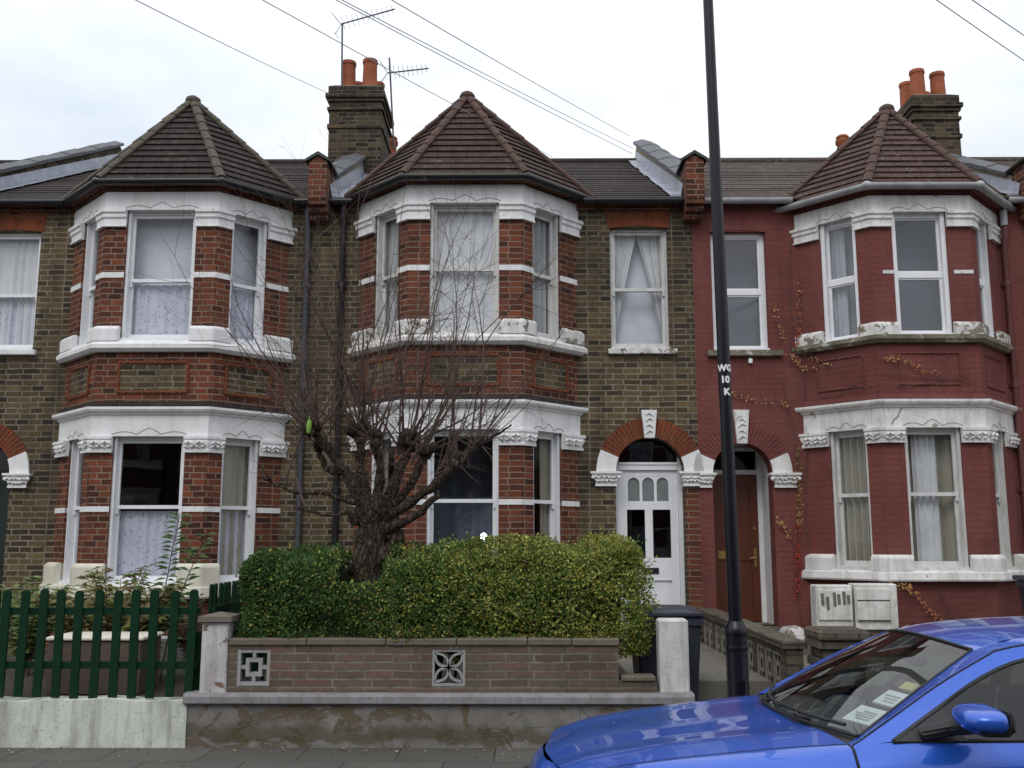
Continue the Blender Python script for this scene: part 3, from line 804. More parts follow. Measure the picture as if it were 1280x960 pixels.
# ------------------------------------------------------------------ doors and per-house extras
def door_panel_white(h, H):
    """white part glazed door with three arched lights and a fanlight"""
    c, r, sp, z0 = H['door_c'], H['door_r'], H['spring'], H['thresh']
    y = YF + .20
    W = MT['frame']
    fr = MB(); x0, x1 = c - r, c + r
    fr.box(x0 - .03, x0 + .055, y - .03, y + .06, z0, sp + .22); fr.box(x1 - .055, x1 + .03, y - .03, y + .06, z0, sp + .22)
    fr.box(x0 + .055, x1 - .055, y - .035, y + .06, sp + .03, sp + .12); fr.box(x0 + .055, x1 - .055, y - .05, y + .0, sp + .10, sp + .13)
    fr.build('door_frame', W, h)
    d = MB(); a, b = x0 + .058, x1 - .058; zt = sp + .028; w = b - a
    m_ = z0 + 1.02; gt = zt - .62 + .10
    # stiles, rails
    d.box(a, a + .10, y, y + .045, z0, zt); d.box(b - .10, b, y, y + .045, z0, zt)
    d.box(a + .10, b - .10, y, y + .045, zt - .075, zt)
    d.box(a + .10, b - .10, y, y + .045, zt - .51, zt - .40)
    d.box(a + .10, b - .10, y, y + .045, z0 + .62, z0 + .90)
    d.box(a + .10, b - .10, y, y + .045, z0, z0 + .16)
    mc = (a + b) / 2
    d.box(mc - .05, mc + .05, y + .001, y + .044, z0 + .16, z0 + .62); d.box(mc - .05, mc + .05, y + .001, y + .044, z0 + .90, zt - .51)
    for (p, q) in ((a + .10, mc - .05), (mc + .05, b - .10)):
        d.box(p, q, y + .02, y + .04, z0 + .16, z0 + .62); d.box(p + .03, q - .03, y + .008, y + .02, z0 + .20, z0 + .58)
        d.box(p, q, y - .008, y + .0, z0 + .615, z0 + .635)
    # three arched lights: plate with arch holes
    la, lb = a + .10, b - .10; lw = (lb - la) / 3
    zb_, zt_ = zt - .40, zt - .075
    for i in range(3):
        p, q = la + lw * i, la + lw * (i + 1); g = .018
        rr = (q - p) / 2 - g; cc = (p + q) / 2; s_ = zt_ - .02 - rr
        d.wall((p, y + .004), (q, y + .004), zb_, zt_, [(g, q - p - g, zb_, s_ + rr + .002, s_)], .03, top=False)
    do = d.build('door', W, h)
    g = MB()
    for (p, q, zz0, zz1) in ((a + .09, mc - .04, z0 + .89, zt - .50), (mc + .04, b - .09, z0 + .89, zt - .50)):
        g.quad((p, y + .026, zz0), (q, y + .026, zz0), (q, y + .026, zz1), (p, y + .026, zz1))
    g.build('pane', MT['glass_dark'], do)
    g = MB(); g.quad((la, y + .026, zb_), (lb, y + .026, zb_), (lb, y + .026, zt_), (la, y + .026, zt_)); g.build('frosted_light', MT['frosted'], do)
    lbx = MB(); lbx.cbox(mc - .115, mc + .115, y - .012, y + .002, z0 + .70, z0 + .775, .004); lbx.build('letterbox', MT['black'], do)
    k = MB(); k.ball((a + .045, y - .03, z0 + 1.05), .028); k.tube([(a + .045, y - .03, z0 + 1.05), (a + .045, y + .01, z0 + 1.05)], .012); k.build('handle', MT['metal'], do, smooth=60)
    fg = MB(); m = 16
    fg.add([(c + (r + .02) * math.cos(PI * i / m), y + .012, sp + .1 + (r - .08) * math.sin(PI * i / m)) for i in range(m + 1)], [tuple(range(m + 1))])
    fg.build('fanlight', MT['glass_dark'], h)
    st = MB(); st.box(x0 - .0, x1 + .0, YF - .06, YF + .22, z0 - .16, z0); st.build('doorstep', MT['conc'], h, bevel=.01)

def door_recessed(col, label, frame, leafmat, depth, side='l'):
    def fn(h, H):
        c, r, sp, z0 = H['door_c'], H['door_r'], H['spring'], H['thresh']
        y = YF + depth; x0, x1 = c - r, c + r
        po = MB()
        t_ = .05
        po.box(x0 - t_, x0 - .001, YF + .235, y + .1, z0, sp + r + .05); po.box(x1 + .001, x1 + t_, YF + .235, y + .1, z0, sp + r + .05)
        po.box(x0 - t_, x1 + t_, YF + .235, y + .1, sp + r + .02, sp + r + .1)
        po.build('porch_lining', MT[frame], h)
        fr = MB()
        fr.box(x0, x0 + .06, y - .02, y + .08, z0, sp + r); fr.box(x1 - .06, x1, y - .02, y + .08, z0, sp + r)
        zt = sp + .02
        fr.box(x0 + .06, x1 - .06, y - .02, y + .08, zt, zt + .06); fr.box(x0 + .06, x1 - .06, y - .02, y + .08, sp + r - .05, sp + r)
        fr.build('door_frame', MT[frame], h)
        g = MB(); g.quad((x0 + .05, y + .02, zt + .05), (x1 - .05, y + .02, zt + .05), (x1 - .05, y + .02, sp + r - .04), (x0 + .05, y + .02, sp + r - .04)); g.build('fanlight', MT['glass_dark'], h)
        d = MB(); a, b = x0 + .062, x1 - .062
        d.box(a, b, y + .015, y + .05, z0 + .01, zt - .002)
        for (p, q, zz0, zz1) in ((a, a + .1, z0 + .01, zt - .002), (b - .1, b, z0 + .01, zt - .002), (a + .1, b - .1, z0 + .01, z0 + .2), (a + .1, b - .1, z0 + .8, z0 + .95), (a + .1, b - .1, zt - .14, zt - .002)):
            d.box(p, q, y, y + .016, zz0, zz1)
        mc = (a + b) / 2; d.box(mc - .045, mc + .045, y + .001, y + .016, z0 + .2, z0 + .8); d.box(mc - .045, mc + .045, y + .001, y + .016, z0 + .95, zt - .14)
        do = d.build('door', MT[leafmat], h); do['label'] = label
        if leafmat == 'woodred':
            l = MB(); l.cbox(a + .10, a + .22, y - .012, y - .001, z0 + .82, z0 + .93, .004); l.build('letterbox', MT['brass'], do)
            l = MB(); l.cbox(b - .075, b - .035, y - .014, y - .001, z0 + .72, z0 + .96, .005); l.tube([(b - .055, y - .01, z0 + .84), (b - .055, y - .05, z0 + .84), (b - .13, y - .05, z0 + .83)], .01, 8); l.build('handle', MT['brass'], do)
            l = MB(); l.tube([(b - .055, y + .002, z0 + 1.22), (b - .055, y - .02, z0 + 1.22)], .022, 12); l.build('lock', MT['brass'], do)
        f = MB(); f.box(x0, x1, YF - .02, y + .1, z0 - .14, z0); f.build('doorstep', MT['conc'], h)
    return fn

def downpipe(x, y, z0, z1, mat='black', label=None):
    def fn(h, H):
        m = MB(); m.tube([(x, y - .10, z1 + .12), (x, y - .10, z1), (x, y - .045, z1 - .15), (x, y - .045, z0)], .038, 10)
        z = z0 + .5
        while z < z1 - .3:
            m.tube([(x, y - .045, z), (x, y - .045, z + .07)], .048, 10); m.box(x - .06, x + .06, y - .03, y + .01, z + .01, z + .06); z += 1.35
        o = m.build('downpipe', MT[mat], h, smooth=40)
        if label: o['label'] = label
    return fn

MT['conc'] = paint_mat('stained_concrete', (.165, .152, .128), .92, dirt=.55, dirtcol=(.07, .065, .05), moss=.3, bump=.4)
MT['brass'] = plain('tarnished_brass', (.42, .27, .09), .4, metal=.8)
def wood_mat(name, c1, c2, rough=.45):
    s = NT(name); n = s.noise(3, 6, .65, s.coord('Object', (14, 14, .8)), 1.2)
    return s.done(s.mix(s.ramp(n, [(.3, 0), (.75, 1)]), c1, c2), rough, s.bump(n, .1, .005))
MT['woodred'] = wood_mat('red_brown_varnished_wood', (.085, .020, .008), (.125, .030, .010))
MT['dgreen'] = plain('dark_green_paint', (.006, .022, .018), .4, var=.2)
# ------------------------------------------------------------------ the terrace
LV2 = dict(sill_b=1.02, sill_t=1.17, block_t=1.40, win_b=1.18, capb=2.785, corn_b=2.985, corn_t=3.34, usill_b=4.03, usill_t=4.17, ublock_t=4.36, uwin_b=4.18, ucapb=5.64, corn2_b=5.865, corn2_t=6.105, mid=2.07, umid=4.985)
LV1 = {k: v - .085 for k, v in LV2.items()}
LV1['sill_b'] = .96; LV1['sill_t'] = 1.11; LV1['block_t'] = 1.37; LV1['win_b'] = 1.12
LV3 = dict(LV2, sill_b=1.165, sill_t=1.285, block_t=1.475, win_b=1.295, capb=2.815, corn_b=3.0, corn_t=3.34, usill_b=4.05, usill_t=4.13, ublock_t=4.31, uwin_b=4.14, ucapb=5.53, corn2_b=5.73, corn2_t=5.945, mid=None, umid=4.93)
stockset = dict(wall='stock', bay='red', band='red', lintel='orange', ring='orange', white='white', bwhite='white', orn='orange', panel='stock', roof='tile', roof_bay='tile', hip='hip', gutter='black', soffit='red')
redset = dict(wall='redpaint', bay='redpaint', band='redpaint', lintel='redpaint', ring='redpaint', white='white_worn', bwhite='white_worn', orn='redpaint', panel=None, roof='tile_lich', roof_bay='tile_worn', hip='hip_red', gutter='greygutter', soffit='redpaint', usill='grimy', ublock='white_peel', stub='red')
MT['greypipe'] = plain('grey_blue_pipe_paint', (.07, .075, .09), .5, var=.3)
def white_stub(h, H):
    m = MB(); m.tube([(6.42, YF - .10, 5.98), (6.42, YF - .10, 5.76)], .045, 12); m.build('pipe_stub', MT['greygutter'], h, smooth=40)
def brick_quoin(h, H):
    m = MB(); m.box(2.118, 2.298, YF - .005, YF + .1, .48, 2.328); m.build('quoin', MT['red'], h)
NET = dict(mat='net')
def lace(z0, zm): return dict(mat='lace', z=(z0 + .03, zm), folds=9, amp=.014, d=.19)
def swag(v, a, b):
    return (a, a + (b - a) * (.06 + .44 * (1 - v) ** 1.3))
def swag_r(v, a, b):
    return (b - (b - a) * (.06 + .46 * (1 - v) ** 1.3), b)

def bayset(lo, up): return {'lo': lo, 'up': up}
H1 = dict(label='yellow brick terraced house with green picket fence and lace curtains in both bays', seed=1, xl=-7.62, xr=-2.66, bc=-4.53, hf=.71, e=.73, lv=LV1, mt=dict(stockset, lsill='cream'),
    door_c=-7.03, door_r=.44, spring=2.50, thresh=.50, key_t=3.27, caps=((-7.62, -7.42), (-6.66, -6.30)), win=(-7.19, -6.43, 4.12, 5.75),
    win_kw=dict(setback=.08, mid=.47, sill=(.06, .06, .07, .07, 'white'), cur=[dict(NET, folds=7), dict(lace(4.12, 4.88))]), fwin=(-4.97, -4.09), apex=(-4.50, 12.75, 7.60), zr=6.11,
    door_fn=door_recessed('dgreen', 'dark green panelled door deep in the arch', 'dgreen', 'dgreen', .45),
    bay_frame={'lo': dict(mid=.52), 'up': dict(mid=.47)},
    bay=bayset([dict(cur=[lace(1.16, 2.0)]), dict(cur=[lace(1.16, 2.0)]), dict(cur=[dict(mat='drape', folds=6, amp=.03), lace(1.16, 2.0)])],
               [dict(cur=[dict(mat='greynet'), lace(4.13, 4.85)]), dict(cur=[dict(mat='pale', d=.3, folds=2, amp=.006), lace(4.13, 4.85)]), dict(cur=[dict(mat='pale', d=.3, folds=2, amp=.006), lace(4.13, 4.85)])]),  # pale sheets stand in for sky reflected in the top sashes
    par_mat='render', flash=(1,), chim=dict(x0=-3.12, x1=-2.26, y0=15.2, y1=16.25, zt=9.02, zb=7.0, pots=[(-2.86, 15.42, .125, .50), (-2.50, 15.42, .125, .53), (-2.80, 16.0, .115, .40), (-2.45, 16.0, .115, .40)]),
    extra=[downpipe(-2.83, YF, .4, 5.94, 'greypipe')])
H2 = dict(label='yellow brick terraced house with white arched front door behind the bare tree', seed=2, xl=-2.66, xr=2.30, bc=-.69, hf=.71, e=.73, lv=LV2, mt=dict(stockset, roof_bay='tile_red', hip='hip_red', usill='white_worn', ublock='white_peel'),
    door_c=1.67, door_r=.44, spring=2.52, thresh=.52, key_t=3.31, caps=((.905, 1.30), (2.04, 2.30)), win=(1.20, 1.97, 4.12, 5.78),
    win_kw=dict(setback=.08, mid=.50, frame='frame_old', sill=(.05, .09, .07, .07, 'white_peel'), cur=[dict(NET, taper=swag, folds=6), dict(NET, taper=swag_r, folds=6, d=.23), dict(mat='pale', d=.32, folds=2, amp=.006)]), fwin=(-1.13, -.26), apex=(-.72, 12.75, 7.65), zr=6.16,
    door_fn=door_panel_white,
    bay_frame={'lo': dict(mid=.52), 'up': dict(mid=.50, frame='frame_old')},
    bay=bayset([dict(cur=[dict(mat='drape', u=(.15, .45))]), dict(cur=[dict(mat='dim', d=.9, z=(1.2, 2.2), folds=5, amp=.03), dict(mat='dim', d=1.3, z=(2.0, 3.1), folds=3, amp=.05)]), dict(cur=[dict(mat='drape', u=(.53, .82), folds=5, amp=.03)])],
               [dict(cur=[dict(mat='greynet', folds=6, amp=.03)]), dict(cur=[dict(NET, folds=7)]), dict(cur=[dict(mat='greynet', folds=6, amp=.03)])]),
    par_mat='render', flash=(-1,), extra=[downpipe(-2.36, YF, .4, 5.94, 'black'), brick_quoin])
H3 = dict(label='terraced house painted dull red with peeling white trim and creeper', seed=3, xl=2.30, xr=6.78, bc=5.03, hf=.625, e=.70, lv=LV3, mt=redset,
    door_c=2.86, door_r=.385, spring=2.50, thresh=.58, key_t=3.31, caps=((2.30, 2.515), (3.20, 3.60)), win=(2.545, 3.275, 4.10, 5.72), patchy=True,
    win_kw=dict(setback=.09, kind='dg', mid=.50, glass='glass_dg', sill=(.09, .16, .08, .07, 'grimy'), cur=[dict(mat='blind', d=.5, folds=2, amp=.01)]), fwin=(4.67, 5.355), apex=(5.02, 12.75, 7.44), zr=6.03,  # grey sheet behind the panes carries the sky reflection as colour
    door_fn=door_recessed('woodred', 'red brown varnished timber door with brass fittings', 'white', 'woodred', .62),
    bay_frame={'lo': dict(mid=.53, frame='frame_old'), 'up': dict(kind='dg', mid=.50, glass='glass_dg')},
    bay=bayset([dict(cur=[dict(mat='drape', folds=8, amp=.035)]), dict(cur=[dict(mat='drape', folds=8, amp=.035, u=(-.1, 1.3), d=.26), dict(NET, u=(.42, .72), folds=4, d=.20, amp=.02)]), dict(cur=[dict(mat='drape', folds=6)])],
               [dict(cur=[dict(NET, u=(.28, .56), folds=4, amp=.03), dict(mat='greynet', d=.35)]), dict(cur=[dict(mat='blind', d=.5, folds=2, amp=.01)]), dict(cur=[dict(mat='blind', d=.5, folds=2, amp=.01)])]),  # grey sheets here imitate reflected sky by colour, added behind the glass
    par_mat='render', flash=(-1,), chim=dict(x0=6.42, x1=7.15, y0=15.2, y1=16.25, zt=8.82, zb=7.0, pots=[(6.60, 15.40, .12, .50), (6.94, 15.42, .12, .46), (6.60, 15.86, .115, .50), (6.94, 16.0, .115, .38)]),
    extra=[downpipe(6.42, YF, .4, 5.62, 'redpipe'), white_stub])
bset = lambda: bayset([dict(), dict(), dict()], [dict(cur=[NET]), dict(cur=[NET]), dict(cur=[NET])])
H0 = dict(H1, label='yellow brick terraced house at the picture edge beyond the raking parapet', seed=7, xl=-12.58, xr=-7.62, bc=-10.71, door_c=-8.21, caps=((-8.94, -8.58), (-7.82, -7.62)), win=(-8.81, -8.05, 4.12, 5.75), fwin=(-11.15, -10.27), apex=(-10.71, 12.75, 7.67), chim=None, extra=[], bay=bset(), par_mat='stock_dirty')
H4 = dict(H3, label='red painted terraced house at the picture edge past the red bay', seed=8, xl=6.78, xr=11.2, bc=8.37, door_c=10.5, caps=((9.76, 10.16), (10.85, 11.2)), win=(10.1, 10.85, 4.1, 5.72), fwin=(8.05, 8.73), apex=(8.37, 12.75, 7.52), chim=None, extra=[], bay=bset(), flash=())
houses = [make_house(h) for h in (H0, H1, H2, H3, H4)]

# small rear flue pots showing over the roofs
for (x, y, z, lab) in ((-2.33, 16.9, 8.62, 'short red clay flue pot beside the tall chimney stack'), (5.93, 17.2, 8.74, 'red clay flue pot just showing behind the red house bay roof')):
    t = thing('flue_stack', lab, 'flue', (x, y, 0))
    m = MB(); m.box(x - .2, x + .2, y - .2, y + .2, zroof(min(y, 2 * RY - y)) - .3, z - .25); m.build('stack', MT['stock_dirty'], t)
    m = MB(); m.lathe([(.14, 0), (.14, .04), (.115, .07), (.10, .30), (.13, .34), (.13, .40), (.10, .42), (.12, .46), (.08, .5), (.07, .3)], x, y, 16, z - .25); m.build('chimney_pot', MT['pot'], t, smooth=40)

# ------------------------------------------------------------------ ground
MT['asphalt'] = plain('asphalt', (.05, .05, .052), .9, var=.3, scale=30, bump=.5, bscale=160)
def slab_mat():
    s = NT('paving_slabs')
    b = s.n('TexBrick'); b.offset = .5
    for k, v in (('Scale', 1), ('Mortar Size', .008), ('Mortar Smooth', .2), ('Bias', 0), ('Brick Width', .75), ('Row Height', .60)): b.inputs[k].default_value = v
    b.inputs['Color1'].default_value = (.078, .074, .066, 1); b.inputs['Color2'].default_value = (.110, .105, .094, 1); b.inputs['Mortar'].default_value = (.035, .033, .03, 1)
    s.ln(s.coord('UV', loc=(.2, .05, 0)), b.inputs['Vector'])
    c = s.mix(s.ramp(s.noise(2.2, 7, .7), [(.4, 0), (.75, .6)]), b.outputs['Color'], (.06, .057, .05))
    c = s.mix(s.ramp(s.noise(60, 4, .7), [(.5, 0), (.75, .4)]), c, (.12, .115, .105))
    h = s.mix(b.outputs['Fac'], s.noise(70, 5, .7), (0, 0, 0))
    return s.done(c, .85, s.bump(h, .35, .01), spec=.3)
MT['slabs'] = slab_mat()
MT['soil'] = plain('garden_soil', (.05, .038, .027), .95, var=.5, scale=12, bump=.8)
MT['grassy'] = plain('distant_ground', (.08, .08, .06), .95, var=.3)
def sheet(name, x0, x1, y0, y1, z, mat):
    m = MB(); m.quad((x0, y0, z), (x1, y0, z), (x1, y1, z), (x0, y1, z)); return struct(m.build(name, MT[mat]))
sheet('ground', -600, 600, -600, 600, -.16, 'grassy')
sheet('road', -60, 60, -2.6, 5.85, -.12, 'asphalt')
m = MB(); m.box(-60, 60, 5.98, 8.45, -.15, 0); struct(m.build('pavement', MT['slabs']))
m = MB(); m.cbox(-60, 60, 5.85, 5.977, -.15, .004, .012); struct(m.build('kerb', MT['conc']))
m = MB(); m.box(-60, 60, -5.6, -2.73, -.15, 0); struct(m.build('pavement_opposite', MT['slabs']))
m = MB(); m.cbox(-60, 60, -2.727, -2.6, -.15, .004, .012); struct(m.build('kerb_opposite', MT['conc']))
m = MB(); m.box(-12.6, -2.74, 8.46, YF + .02, -.1, .30); struct(m.build('garden_ground', MT['soil']))
m = MB(); m.box(-2.735, .99, 8.47, YF + .02, -.1, .34); struct(m.build('garden_soil', MT['soil']))
m = MB(); m.box(.992, 2.22, 8.462, 9.0, -.1, .12); m.box(.992, 2.22, 9.002, YF - .08, -.1, .42); m.box(1.15, 2.2, 12.3, YF - .082, .4, .47)
struct(m.build('path', MT['conc'], bevel=.008))
m = MB(); m.box(2.42, 11.2, 8.464, YF + .02, -.1, .32); m.box(2.43, 3.5, 11.9, 12.6, .3, .46); struct(m.build('garden_ground', MT['conc']))
# ------------------------------------------------------------------ front walls
def screen_square(m, x0, x1, z0, z1, y0, y1):
    """pierced block: frame, small square ring in the middle, four stubs"""
    w, h = x1 - x0, z1 - z0; t = .11 * w
    def b(a, c, d, e, k=0): m.box(x0 + a * w, x0 + c * w, y0 + .004 * k, y1 - .004 * k, z0 + d * h, z0 + e * h)
    b(0, .1, 0, 1); b(.9, 1, 0, 1); b(.1, .9, .9, 1, 1); b(.1, .9, 0, .1, 1)
    b(.25, .36, .25, .75, 2); b(.64, .75, .25, .75, 2); b(.36, .64, .64, .75, 3); b(.36, .64, .25, .36, 3)
    b(.45, .55, .75, .9, 2); b(.45, .55, .1, .25, 2); b(.1, .25, .45, .55, 3); b(.75, .9, .45, .55, 3)
def screen_leaf(m, x0, x1, z0, z1, y0, y1):
    w = x1 - x0; c = ((x0 + x1) / 2, (z0 + z1) / 2); f = .07
    m.box(x0, x0 + f * w, y0, y1, z0, z1); m.box(x1 - f * w, x1, y0, y1, z0, z1); m.box(x0 + f * w, x1 - f * w, y0 + .004, y1, z1 - f * w, z1); m.box(x0 + f * w, x1 - f * w, y0 + .004, y1, z0, z0 + f * w)
    for k in range(4):       # four pointed leaf outlines along the diagonals
        a = PI / 4 + k * PI / 2; L = w * .60
        for sg in (-1, 1):
            pts = []
            for i in range(9):
                v = i / 8; r = L * v; o = sg * w * .15 * math.sin(PI * v)
                pts.append((c[0] + r * math.cos(a) - o * math.sin(a), (y0 + y1) / 2, c[1] + r * math.sin(a) + o * math.cos(a)))
            for i in range(8):
                p, q = Vector(pts[i]), Vector(pts[i + 1]); d = (q - p).normalized(); nn = Vector((-d.z, 0, d.x)) * (w * .035)
                ps = [p + nn, p - nn, q - nn, q + nn]
                m.add([(v_.x, y0 + .006, v_.z) for v_ in ps] + [(v_.x, y1 - .004, v_.z) for v_ in ps], [(0, 1, 2, 3), (7, 6, 5, 4), (0, 4, 5, 1), (2, 6, 7, 3), (1, 5, 6, 2), (3, 7, 4, 0)])

def stained_render():
    s = NT('stained_cement_render')
    base = s.mix(s.ramp(s.noise(3, 6, .65), [(.3, 0), (.7, 1)]), (.145, .135, .122), (.25, .235, .22))
    brown = s.ramp(s.noise(2.6, 7, .7, s.coord('Object', (1, 1, 1.6), (3, 0, 1)), .5), [(.53, 0), (.57, .85)])
    c = s.mix(brown, base, (.12, .09, .052))
    sep = s.n('SeparateXYZ'); s.ln(s.coord('Object'), sep.inputs[0])
    z = s.math('ADD', sep.outputs[2], s.math('MULTIPLY', s.math('SUBTRACT', s.noise(4, 5), .5), .28))
    moss = s.ramp(z, [(.03, 0), (.06, .9), (.13, .85), (.20, 0)])
    c = s.mix(s.math('MULTIPLY', moss, .8), c, (.075, .068, .035))
    cr = s.n('TexVoronoi', feature='DISTANCE_TO_EDGE'); cr.inputs['Scale'].default_value = 3.2
    s.ln(s.coord('Object', (1, 1, 1), (0, 2, 0)), cr.inputs['Vector'])
    c = s.mix(s.math('MULTIPLY', s.ramp(cr.outputs[0], [(0, 1), (.012, 0)]), .5), c, (.05, .045, .04))
    h = s.mix(brown, s.noise(14, 6, .7), (.0, .0, .0))
    return s.done(c, .93, s.bump(h, .5, .02), spec=.2)
MT['stain'] = stained_render()
MT['ledge'] = paint_mat('grey_painted_ledge', (.25, .245, .26), .8, dirt=.85, dirtcol=(.14, .12, .10), peel=.3, peelcol=(.2, .18, .15), bump=.4, dscale=4)
MT['pier_peel'] = paint_mat('flaking_white_pier', (.58, .57, .57), .8, dirt=.75, dirtcol=(.25, .22, .2), peel=.38, peelcol=(.17, .11, .08), bump=.4)
MT['pier_plain'] = paint_mat('grimy_white_pier', (.62, .62, .60), .8, dirt=.85, dirtcol=(.28, .26, .23), bump=.3, dscale=4)
MT['plinthwhite'] = paint_mat('weathered_white_render', (.60, .63, .57), .9, dirt=.85, dirtcol=(.20, .20, .16), bump=.3)
MT['screen'] = paint_mat('grey_concrete_screen', (.34, .335, .34), .9, dirt=.5, bump=.3, dscale=7)
MT['screen_brown'] = paint_mat('dirty_concrete_screen', (.30, .285, .25), .9, dirt=.5, bump=.3, dscale=7)
MT['capstone'] = paint_mat('weathered_cap_stone', (.15, .125, .10), .9, dirt=.5, moss=.4, bump=.4, dscale=6)

gw = thing('garden_wall', 'brown brick garden wall with pierced blocks on a stained grey plinth', 'wall', (-.6, 8.3, 0))
m = MB(); m.box(-2.69, 1.385, 8.25, 8.46, -.03, .335); m.build('plinth', MT['stain'], gw, merge=True)
m = MB(); m.sweep([(-2.72, 8.25), (1.40, 8.25)], [(-.24, .337), (.025, .337), (.045, .35), (.045, .40), (.03, .425), (-.24, .43)]); m.build('ledge', MT['ledge'], gw)
bx = [(-2.315, -2.045), (-.72, -.45)]; zt, zbk, ztk = .80, .455, .735
m = MB(); y0, y1 = 8.285, 8.44
m.wall((-2.392, y0), (.80, y0), .43, zt, [(a + 2.392, b + 2.392, zbk + .02, ztk + .03) for a, b in bx], y1 - y0)
m.box(.802, 1.11, y0 + .004, y1, .43, .52); m.quad((.80, y0, .43), (.80, y1, .43), (.80, y1, zt), (.80, y0, zt))
m.build('brick_wall', MT['wallred'], gw, merge=True)
m = MB()
xs = [-2.39, -1.75, -1.1, -.52, .06, .42, .81]
for a, b in zip(xs[:-1], xs[1:]):
    m.cbox(a + .003, b - .003, y0 - .02, y1 + .02, zt + .002 + random.uniform(0, .004), zt + .052, .008)
m.cbox(.82, 1.10, y0 - .015, y1 + .02, .522, .555, .008)
m.build('coping', MT['capstone'], gw)
m = MB(); screen_square(m, bx[0][0], bx[0][1], zbk + .02, ztk + .03, y0 + .004, y0 + .08); o = m.build('screen_block', MT['screen'], gw); o['label'] = 'pierced block with a square ring'
m = MB(); screen_leaf(m, bx[1][0], bx[1][1], zbk + .02, ztk + .03, y0 + .004, y0 + .08); o = m.build('screen_block', MT['screen'], gw); o['label'] = 'pierced block with four leaves'
m = MB(); m.cbox(-2.61, -2.395, 8.26, 8.50, .425, .985, .012); o = m.build('pier', MT['pier_peel'], gw); 
c = MB(); c.hexa([(-2.64, 8.225, .987), (-2.36, 8.225, .987), (-2.36, 8.54, .987), (-2.64, 8.54, .987), (-2.635, 8.23, 1.03), (-2.365, 8.23, 1.03), (-2.365, 8.535, 1.03), (-2.635, 8.535, 1.03)])
c.add([(-2.635, 8.23, 1.03), (-2.365, 8.23, 1.03), (-2.365, 8.535, 1.03), (-2.635, 8.535, 1.03), (-2.50, 8.38, 1.06)], [(0, 1, 4), (1, 2, 4), (2, 3, 4), (3, 0, 4)]); c.build('pier_cap', MT['capstone'], o)
m = MB(); m.cbox(1.135, 1.375, 8.27, 8.47, .428, 1.005, .015); o = m.build('pier', MT['pier_plain'], gw); o['label'] = 'plain white pier without a cap'

# path side wall with pierced blocks, ending in a stone pier
pw = thing('path_wall', 'low stone wall with pierced blocks running beside the front path', 'wall', (2.34, 10.4, 0))
X0, X1 = 2.26, 2.40
m = MB(); m.box(X0, X1, 8.62, 12.6, .0, .34); m.box(X0, X1, 8.62, 12.6, .68, .735); m.box(X0 + .03, X1 - .02, 8.63, 12.59, .34, .68)
k = 0; y = 8.86; spans = []
while y < 12.3:
    spans.append((y, y + .27)); y += .30 if k % 3 != 2 else .42; k += 1
ys = [8.62] + [v for sp_ in spans for v in sp_] + [12.6]
for i in range(0, len(ys), 2):
    if ys[i + 1] - ys[i] > .005: m.box(X0 + .001, X1 - .001, ys[i], ys[i + 1], .34, .68)
m.build('stone_courses', MT['oldwall'], pw)
for (a, b) in spans:
    s_ = MB(); screen_square(s_, a, b, .342, .678, 0, .018)
    s_.v = [(X0 + .008 + p[1], p[0], p[2]) for p in s_.v]
    s_.f = [f[::-1] for f in s_.f]
    s_.build('screen_block', MT['screen_brown'], pw)
m = MB(); y = 8.60
while y < 12.5:
    L_ = random.uniform(.4, .55); m.cbox(X0 - .035, X1 + .035, y, min(12.6, y + L_ - .006), .737, .80 + random.uniform(0, .012), .014); y += L_
m.build('coping', MT['oldwall'], pw)
m = MB(); m.box(2.45, 2.80, 8.26, 8.60, .0, .62); 
for (z, o) in ((.622, .03), (.70, .0), (.775, .035)): m.cbox(2.45 - o + .01, 2.80 + o - .01, 8.27 - o, 8.60 + o, z, z + .07, .014)
m.cbox(2.42, 2.84, 8.21, 8.66, .848, .925, .02)
m.build('pier', MT['oldwall'], pw)
m = MB(); m.box(2.803, 11.2, 8.3, 8.45, -.02, .45); o = m.build('front_wall', MT['oldwall']); tag(o, 'low weathered brick front wall mostly hidden by the blue car', 'wall')
m = MB(); m.hexa([(3.15, 12.05, .45), (3.42, 12.05, .45), (3.42, 12.5, .45), (3.15, 12.5, .45), (3.2, 12.1, .60), (3.38, 12.1, .62), (3.38, 12.45, .62), (3.2, 12.45, .6)])

tag(m.build('painted_stone', MT['white_peel'], bevel=.02), 'small whitewashed stone at the foot of the red house porch', 'stone')
# white plinth and picket fence of the left garden
pf = thing('picket_fence', 'dark green picket fence on a whitewashed plinth beside the pavement', 'fence', (-5, 8.3, 0))
MT['fgreen'] = plain('dark_green_fence_paint', (.0045, .030, .013), .7, var=.3, bump=.15, spec=.15)
m = MB()
n_ = 60; prof = []
for i in range(n_):
    x0 = -7.6 + (7.6 - 2.695) * i / n_; x1 = -7.6 + (7.6 - 2.695) * (i + 1) / n_
    f = lambda x: .365 + .008 * math.sin(x * 5) + .005 * math.sin(x * 13 + 1)
    m.hexa([(x0, 8.235 + .004 * math.sin(x0 * 7), -.03), (x1, 8.235 + .004 * math.sin(x1 * 7), -.03), (x1, 8.46, -.03), (x0, 8.46, -.03), (x0, 8.245, f(x0)), (x1, 8.245, f(x1)), (x1, 8.46, f(x1)), (x0, 8.46, f(x0))])
m.build('plinth', MT['plinthwhite'], pf, merge=True)
